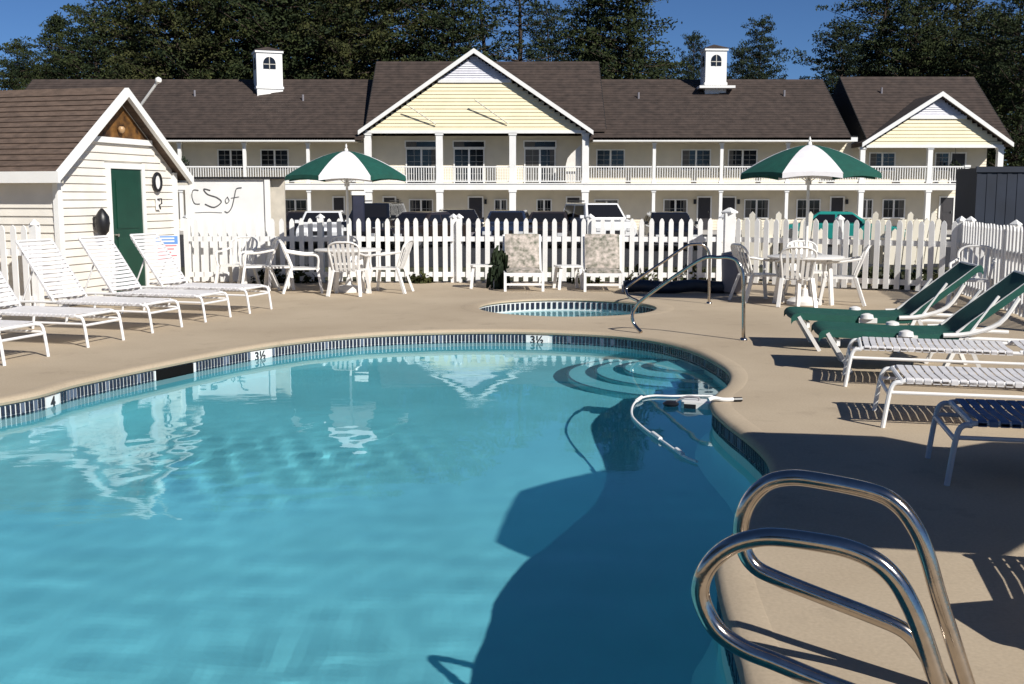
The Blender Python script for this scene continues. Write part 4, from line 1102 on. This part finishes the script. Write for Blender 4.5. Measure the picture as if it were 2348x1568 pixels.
# ------------------------------------------------------------------ parked cars
def car(kind, paint, name='parked_car'):
    root = empty(name, (0,0,0)); W2 = .90
    if kind == 'suv': body = [(-2.3,.35),(-2.35,.8),(-2.25,1.02),(-1.25,1.12),(2.25,1.12),(2.35,.9),(2.35,.38)]; cab = [(-1.25,1.12),(-.65,1.72),(2.0,1.74),(2.25,1.12)]
    elif kind == 'hatch': body = [(-2.1,.30),(-2.15,.65),(-1.95,.82),(-1.0,.95),(1.9,.98),(2.05,.8),(2.05,.32)]; cab = [(-1.0,.95),(-.3,1.42),(1.1,1.44),(1.9,.98)]
    else: body = [(-2.3,.28),(-2.35,.6),(-2.2,.78),(-.95,.92),(1.55,.94),(2.25,.86),(2.32,.5),(2.3,.30)]; cab = [(-.95,.92),(-.25,1.38),(.95,1.40),(1.6,.94)]
    def loft(pr, w0, w1, z0, z1):
        mb = MB(); v = []
        for s in (-1,1):
            for x,z in pr:
                t = max(0,min(1,(z-z0)/(z1-z0))); v.append((x, s*(w0+(w1-w0)*t), z))
        n = len(pr); mb.add(v, [tuple(range(n))[::-1], tuple(range(n,2*n))]+[(i,(i+1)%n,n+(i+1)%n,n+i) for i in range(n)]); return mb
    q = loft(body, W2, W2-.05, .3, 1.1); b = q.build('body', paint, root)
    bv = b.modifiers.new('b','BEVEL'); bv.width = .06; bv.segments = 2
    zc0 = cab[0][1]; zt = max(z for x,z in cab)
    q = loft(cab, W2-.06, W2-.22, zc0, zt); c = q.build('cabin', paint, root)
    bv = c.modifiers.new('b','BEVEL'); bv.width = .05; bv.segments = 2
    # glass
    (xa,_),(xb,_),(xc,_),(xd,_) = cab
    def wy_(z): return W2-.06-.16*(z-zc0)/(zt-zc0)
    for (x0,x1) in ((xa,xb),(xd,xc)):
        sgn = -1 if x0 < x1 else 1
        z0, z1 = zc0+.06, zt-.08; f = lambda z: x0+(x1-x0)*(z-zc0)/(zt-zc0)+sgn*.012
        q = MB(); q.add([(f(z0),-wy_(z0)+.1,z0),(f(z0),wy_(z0)-.1,z0),(f(z1),wy_(z1)-.1,z1),(f(z1),-wy_(z1)+.1,z1)],[(0,1,2,3)]); q.build('windscreen' if sgn < 0 else 'rear_window', m_glass, root)
    for s in (-1,1):
        for (u0,u1) in ((.08,.46),(.52,.92)):
            z0, z1 = zc0+.05, zt-.12
            X = lambda u, z: (xa+(xb-xa)*(z-zc0)/(zt-zc0))*(1-u)+(xd+(xc-xd)*(z-zc0)/(zt-zc0))*u
            q = MB(); q.add([(X(u0,z0),s*(wy_(z0)+.012),z0),(X(u1,z0),s*(wy_(z0)+.012),z0),(X(u1,z1),s*(wy_(z1)+.012),z1),(X(u0,z1),s*(wy_(z1)+.012),z1)],[(0,1,2,3)]); q.build('side_window', m_glass, root)
        for x in (-1.45,1.4):
            t = MB(); t.tube([(x,s*(W2-.12),.33),(x,s*(W2+.03),.33)],.33,18); w_ = t.build('wheel', m_tyre, root, False)
            r_ = MB(); r_.tube([(x,s*(W2+.031),.33),(x,s*(W2+.04),.33)],.19,14); r_.build('rim', m_rim, w_)
        zl = body[1][1]-.02
        q = MB(); q.box(body[1][0]-.02, body[1][0]+.1, min(s*.45,s*.78), max(s*.45,s*.78), zl-.1, zl+.03); q.build('headlight', M('headlamp_glass',(.6,.6,.6),.1), root)
        q = MB(); q.box(body[-2][0]-.08, body[-2][0]+.02, min(s*.5,s*.80), max(s*.5,s*.80), zl, zl+.14); q.build('tail_light', M('tail_lamp',(.35,.01,.01),.2), root)
        q = MB(); q.box(xa+.15,xa+.3,min(s*(W2-.02),s*(W2+.13)),max(s*(W2-.02),s*(W2+.13)),zc0+.02,zc0+.14); q.build('wing_mirror', paint, root)
    q = MB(); q.box(body[0][0]-.06, body[0][0]+.02, -.8,.8,.32,.50); q.build('bumper', m_bin, root)
    q = MB(); q.box(body[1][0]-.015, body[1][0]+.05, -.38,.38,.55,.70); q.build('grille', m_black, root)
    q = MB(); q.box(body[0][0]-.075, body[0][0]-.061,-.16,.16,.37,.47); q.build('number_plate', m_trim, root)
    if kind == 'suv':
        for s in (-1,1): q = MB(); q.tube([(-.3,s*.62,zt+.06),(1.8,s*.62,zt+.06)],.025,6); q.build('roof_rail', m_black, root)
    return root
pb = M('black_car_paint',(.008,.009,.012),.2,coat=1); pn = M('dark_blue_car_paint',(.02,.03,.06),.25,coat=1); pw = M('white_car_paint',(.78,.78,.78),.25,coat=1)
pg = M('teal_car_paint',(.02,.26,.22),.25,coat=1); pd = M('dark_brown_car_paint',(.03,.022,.018),.3,coat=1); pr_ = M('dark_red_car_paint',(.16,.012,.02),.25,coat=1)
GK = 'cars parked in front of the motel'
cars = [(862,44,'suv',pb,83,'tall black off-road car parked behind the left umbrella pole'),
        (963,43,'sedan',pd,60,'dark low saloon parked second from the left behind the pickets'),
        (1050,48,'hatch',pb,100,'black hatchback with open sky glints between the dark saloon and the gallery post'),
        (1164,44,'hatch',pn,85,'dark blue hatchback parked under the second big gallery post'),
        (1367,44,'suv',pw,104,'white off-road car turned sideways right of the middle of the fence'),
        (1532,42,'sedan',pb,90,'black rounded saloon parked right of the white off-road car'),
        (1935,44,'sedan',pg,165,'teal saloon parked behind the right umbrella'),
        (700,45,'sedan',pd,92,'dark saloon half hidden behind the white hatchback at left'),
        (1258,44,'sedan',pd,85,'dark brown saloon parked left of the white off-road car'),
        (742,43,'hatch',pw,95,'white hatchback parked behind the left umbrella table')]
for px, Y, kind, pt, rot, lab in cars:
    c = car(kind, pt); p = WY(px, 500, Y); c.location = (p.x, Y, GZ+.012); c.rotation_euler = (0,0,R(rot)); tag(c, lab, 'car', GK)
# navy shed at the right
p0 = WY(2240,385,26); 
sh = empty('storage_container', (p0.x+3.2, 26, -.1), 0, 'dark navy steel container with a straight top behind the right fence', 'container')
hgt = p0.z+.1
q = MB(); q.box(-3.2,3.2,0,1.2,0,hgt); q.build('shell', m_navy, sh)
for k in range(27):
    x = -3.15+k*.24
    if k == 0: q = MB(); q.box(-.05,.05,-.012,-.001,.12,hgt-.12); r0 = q.build('rib', m_navy, sh, loc=(x,0,0))
    else: inst(r0, sh, (x,0,0))
q = MB(); q.box(-3.24,3.24,-.05,-.002,hgt-.1,hgt+.03); q.build('top_rail', m_navy, sh)
# Adirondack style pale chairs on the grass behind the right fence
def slat_chair():
    root = empty('slat_back_chair', (0,0,0))
    for k in range(5):
        x = -.24+.12*k; q = MB(); h_ = 1.0-.09*abs(k-2)**1.3; q.slab([(x-.05,.30),(x+.05,.30),(x+.05,h_-.04),(x,h_),(x-.05,h_-.04)],'y',.18,.20); o = q.build('back_slat', M('cream_painted_wood',(.72,.68,.58),.6), root); o.rotation_euler = (R(-14),0,0)
    for k in range(4): q = MB(); q.box(-.27,.27,-.30+.13*k,-.19+.13*k,.36-.03*k,.38-.03*k); q.build('seat_slat', M('cream_painted_wood',(.72,.68,.58)), root)
    for sx in (-1,1):
        q = MB(); q.box(sx*.33-.06,sx*.33+.06,-.36,.36,.56,.585); q.build('armrest', M('cream_painted_wood',(.72,.68,.58)), root)
        for y in (-.30,.25): q = MB(); q.box(sx*.30-.02,sx*.30+.02,y-.04,y+.04,0,.56); q.build('leg', M('cream_painted_wood',(.72,.68,.58)), root)
    return root
sc_ = slat_chair(); KIDS[sc_.name] = list(sc_.children); GA = 'cream slat chairs outside the right fence'
for i,(px,lab) in enumerate(((1722,'cream slat back chair outside the fence just right of the gate post'),(1778,'cream slat back chair outside the fence left of the right umbrella pole'),(1830,'cream slat back chair outside the fence directly behind the right umbrella pole'),
        (2010,'cream slat back chair outside the fence right of the teal car'),(2065,'cream slat back chair outside the fence, second right of the teal car'),(2120,'cream slat back chair outside the fence, nearest the dark container'))):
    p = WY(px, 500, 21.3); loc = (p.x, 21.3+.3*(i%2), -.07); rz = R(170+12*(i%3))
    if i == 0: sc_.location = loc; sc_.rotation_euler = (0,0,rz); sc_.scale = (1.1,1.1,1.5); tag(sc_, lab, 'chair', GA)
    else: c = dup(sc_, loc, rz, lab, GA)

# ------------------------------------------------------------------ trees
def clump_mesh(seed, kind):
    """a crown of many small leaf clumps carried on limbs; unit: metres, height ~16"""
    rr = random.Random(seed); V = []; F = []
    limbs = MB(); H = 16.0
    def leafball(c, r, n, size, flat=.55):
        for _ in range(n):
            d = Vector((rr.gauss(0,1), rr.gauss(0,1), rr.gauss(0,.7))); d.normalize(); d *= r*rr.random()**.45; d.z *= flat
            p = c+d; a = Vector((rr.gauss(0,1), rr.gauss(0,1), rr.gauss(0,.55)+.25)).normalized(); b = a.orthogonal().normalized()
            ang = rr.uniform(0,6.28); b = Matrix.Rotation(ang,3,a) @ b; e = a.cross(b)
            s = size*rr.uniform(.55,1.3); o = len(V)
            V.extend([p+b*s, p+e*s*.45, p-b*s*.9, p-e*s*.45+a*s*.2]); F.append((o,o+1,o+2,o+3))
    top = H; base = {'pine': 3.0, 'tall': 5.0, 'round': 3.5, 'thin': 4.0}[kind]
    z = base
    while z < H-.3:
        t = (z-base)/(H-base)
        if kind == 'pine': rad = 4.3*(1-t)**.8*(.75+.5*rr.random())+.3; nb = 8; step = .50
        elif kind == 'tall': rad = 3.2*math.sin(math.pi*min(1,(.12+t*.88)))**.6*(.55+.75*rr.random())+.3; nb = 7; step = .52
        elif kind == 'round': rad = 3.6*math.sin(math.pi*min(.98,.18+t*.8))**.7*(.6+.6*rr.random())+.3; nb = 7; step = .54
        else: rad = 2.4*math.sin(math.pi*min(1,(.1+t*.85)))**.8*(.3+1.0*rr.random())+.2; nb = 4; step = .75
        a0 = rr.uniform(0,6.28)
        for k in range(nb):
            if rr.random() < (.10 if kind != 'thin' else .25): continue
            a = a0+2*math.pi*k/nb+rr.uniform(-.35,.35); L = rad*rr.uniform(.6,1.12)
            up = (.28 if kind != 'pine' else .12)*L+rr.uniform(-.2,.3)
            tip = Vector((math.cos(a)*L, math.sin(a)*L, z+up)); root = Vector((0,0,z-.1))
            limbs.tube([root, root.lerp(tip,.5)+Vector((0,0,-.06*L)), tip], .055*(1-t)+.02, 4, .012)
            m_ = max(2, int(L/.62))
            for j in range(m_):
                u = (j+1)/m_; c = root.lerp(tip,u)+Vector((rr.uniform(-.2,.2),rr.uniform(-.2,.2),rr.uniform(-.1,.15)))
                leafball(c, .36+.46*rr.random()*(1-.35*t), int(46 if kind != 'thin' else 30), .100, .5)
        z += step*rr.uniform(.8,1.2)
    leafball(Vector((0,0,H-.1)), .35, 22, .17, 1.4)
    me = bpy.data.meshes.new('crown'); me.from_pydata([tuple(v) for v in V], [], F); me.update()
    ml = bpy.data.meshes.new('limbs'); ml.from_pydata(limbs.v, [], limbs.f); ml.materials.append(m_bark)
    tr = MB(); pts = [(0,0,-.3)]+[(.18*math.sin(i*1.3+seed),.14*math.cos(i*1.1+seed),H*i/7) for i in range(1,8)]
    tr.tube(pts, .26, 8, .03); mt = bpy.data.meshes.new('trunk'); mt.from_pydata(tr.v, [], tr.f); mt.materials.append(m_bark)
    return me, ml, mt
LIB = {}
for kind, seeds in (('pine',(1,2)),('tall',(3,4,5)),('round',(6,7)),('thin',(8,9))):
    LIB[kind] = [clump_mesh(s, kind) for s in seeds]
LC = {}
def tree(px, Y, top_py, kind, var, leaf, wide, label, rz=None, group='trees behind the motel', X=None):
    p = WY(px, top_py, Y); x = p.x if X is None else X; h = p.z-GZ
    if X is not None: h = top_py
    me, ml, mt = LIB[kind][var % len(LIB[kind])]
    key = (kind, var % len(LIB[kind]), leaf)
    if key not in LC: m2 = me.copy(); m2.materials.append(m_leaf[leaf]); LC[key] = m2
    root = empty({'pine':'pine_tree','tall':'tall_tree','round':'bushy_tree','thin':'sparse_tree'}[kind], (x, Y, GZ), rz if rz is not None else random.uniform(0,6.28), label, 'tree', group)
    s = h/16.0; root.scale = (s*wide, s*wide, s)
    c = bpy.data.objects.new('crown', LC[key]); t = bpy.data.objects.new('trunk', mt); l = bpy.data.objects.new('limbs', ml)
    for o in (t, c): COL.objects.link(o); o.parent = root
    COL.objects.link(l); l.parent = t
    return root
TR = [ # px, Y, top_py, kind, var, leaf, wide, label
 (40,78,92,'round',0,0,1.0,'bushy tree at the far left edge above the pool house roof'),
 (130,82,34,'pine',0,0,1.0,'pointed tree second from the left edge, sky on both sides of its tip'),
 (215,78,22,'round',1,0,1.2,'broad tree above the apex of the pool house'),
 (300,84,-60,'tall',0,0,1.35,'tall dense tree right of the pool house apex'),
 (395,78,-110,'round',0,2,1.3,'tall olive tree behind the thin white roof pole'),
 (480,80,-140,'tall',1,0,1.35,'tall dense tree left of the left cupola'),
 (560,84,-150,'round',1,2,1.25,'olive crowned tree just left of the left cupola'),
 (640,80,-140,'tall',2,0,1.35,'tall tree directly behind the left cupola'),
 (720,86,-160,'pine',1,1,1.35,'dark pine just right of the left cupola'),
 (800,82,-130,'tall',0,2,1.3,'tall olive tree where the left wing meets the centre roof'),
 (880,86,-150,'round',0,0,1.3,'tall tree above the left end of the centre roof'),
 (960,90,-90,'thin',0,1,1.35,'loose see-through tree left of the centre gable'),
 (1030,84,-120,'tall',1,0,1.1,'tall tree just left of the centre gable peak'),
 (1110,92,-60,'thin',1,1,1.4,'sparse tree with blue gaps behind the centre gable peak'),
 (1190,88,-50,'thin',0,1,1.5,'sparse tree right of the centre gable peak'),
 (1255,92,10,'tall',1,1,.8,'thin topped tree left of the big pine'),
 (1350,80,-60,'pine',0,0,1.1,'big drooping pine above the right end of the centre roof, left half'),
 (1440,78,-90,'pine',1,0,1.25,'tallest full pine standing between the centre roof and the right cupola'),
 (1592,86,74,'round',0,1,.55,'small loose tree just left of the right cupola'),
 (1748,84,46,'round',1,1,.75,'small loose tree just right of the right cupola'),
 (1700,90,110,'round',1,1,.8,'low dark tree directly behind the right cupola'),
 (1935,82,48,'round',0,1,1.0,'leftmost tree right of the open patch of sky'),
 (2030,84,-60,'tall',2,0,1.2,'tall tree left of the right gable, above the dark roof valley'),
 (2110,80,-20,'round',1,0,1.1,'broad tree above the right gable'),
 (2200,84,-70,'pine',0,2,1.3,'olive pine right above the right gable peak'),
 (2280,78,20,'tall',0,0,1.2,'tall tree beyond the right end of the motel'),
 (2350,72,-30,'round',0,0,1.2,'tree at the right edge of the picture'),
 (2395,76,110,'round',1,2,1.1,'lower bushy tree behind the dark container')]
for t_ in TR: tree(*t_)
# lower bushes filling in under the crowns
def bush(px, Y, top_py, label, wide=2.2, leaf=0, var=0):
    return tree(px, Y, top_py, 'round', var, leaf, wide, label, group='lower trees behind the motel roof')
for i, (px, tp) in enumerate(((60,150),(180,120),(330,110),(470,110),(610,120),(750,110),(890,105),(1400,130),(1520,140),(1980,130),(2120,110),(2260,120))):
    bush(px, 95+i%3, tp, ['low dense tree at the far left behind the roofs','low dense tree behind the pool house ridge','low dense tree behind the left end of the motel ridge','low dense tree behind the middle of the left wing','low dense tree behind the left cupola base','low dense tree behind the left wing near the centre roof','low dense tree behind the left corner of the centre roof','low dense tree under the big pine','low dense tree between big pine and right cupola','low dense tree behind the right roof valley','low dense tree behind the right gable','low dense tree at the right end of the motel ridge'][i], 2.0, i%2, i)
# unseen trees added beside and behind the pool to dim the sky fill
for i, (x, y, h) in enumerate(((-26,4,17),(-28,14,18),(-30,-8,18),(-18,-26,19),(-4,-30,18),(9,-31,19),(24,2,15),(26,14,14))):
    tree(0, y, h, ('tall','round')[i%2], i, 0, 1.5, ['tall tree on the lawn left of the pool, outside the picture','tall tree left of the pool house, outside the picture','tall tree behind the photographer on the far left','tall tree behind the photographer on the left','tall tree straight behind the photographer','tall tree behind the photographer on the right','tall tree on the lawn right of the pool, outside the picture','tall tree right of the fence, outside the picture'][i], group='trees around the pool outside the picture', X=x)
# low planting outside the fence
def shrub(p, r, label, leaf=2, tall=1):
    rr = random.Random(int(p.x*100)); V = []; F = []
    for _ in range(420):
        d = Vector((rr.gauss(0,1),rr.gauss(0,1),abs(rr.gauss(0,1)))).normalized()*r*rr.random()**.4
        a = Vector((rr.gauss(0,1),rr.gauss(0,1),rr.gauss(0,1)+.5)).normalized(); b = a.orthogonal().normalized(); e = a.cross(b); s = .05*rr.uniform(.6,1.4); o = len(V)
        q_ = Vector((d.x,d.y,d.z*.8+.02)); V += [q_+b*s,q_+e*s*.6,q_-b*s,q_-e*s*.6]; F.append((o,o+1,o+2,o+3))
    me = bpy.data.meshes.new('foliage'); me.from_pydata([tuple(v) for v in V],[],F); me.materials.append(m_leaf[leaf])
    root = empty('shrub', p, 0, label, 'shrub', 'shrubs along the fence'); root.scale = (1,1,tall); o = bpy.data.objects.new('foliage', me); COL.objects.link(o); o.parent = root
    q = MB(); 
    for k in range(5): q.tube([(0,0,0),(.5*r*math.cos(k*1.26),.5*r*math.sin(k*1.26),r*.5)],.012,4)
    q.build('stems', m_bark, root)
for px, y, r, lab in ((625,20.4,.42,'low shrub outside the fence behind the left umbrella table, left one'),(690,20.5,.45,'low shrub outside the fence directly behind the left umbrella table'),(960,20.4,.30,'small shrub outside the fence right of the left umbrella table'),(1340,20.4,.38,'low shrub outside the fence behind the gap between floral chairs'),
      (1470,20.4,.45,'low shrub outside the fence behind the rolled cover, left end'),(1580,20.4,.45,'low shrub outside the fence behind the rolled cover, right end'),(2020,19.2,.5,'wide shrub outside the fence right of the right umbrella table'),(2110,19.0,.5,'wide shrub outside the fence beside the container')):
    p = WY(px, 600, y); shrub(Vector((p.x, y, -.05)), r, lab)
shrub(W(1143,661), .19, 'narrow upright dark green shrub inside the fence left of the floral chairs', 1, 3.9)
# dark box on a post outside the fence
cu = empty('post_box', (WY(821,470,21.5).x, 21.5, -.1), R(8), 'dark navy box on a post outside the fence right of the left umbrella pole', 'post box')
q = MB(); q.bevbox(-.12,.12,-.09,.09,1.02,1.72,.02); q.build('box', M('navy_enamel',(.02,.022,.045),.5,var=.2), cu)
q = MB(); q.bevbox(-.14,.14,-.11,.11,1.722,1.80,.02); q.build('cap', m_trim, cu)
q = MB(); q.box(-.04,.04,-.03,.05,0,1.02); q.build('post', m_bin, cu)
bpy.context.view_layer.update()
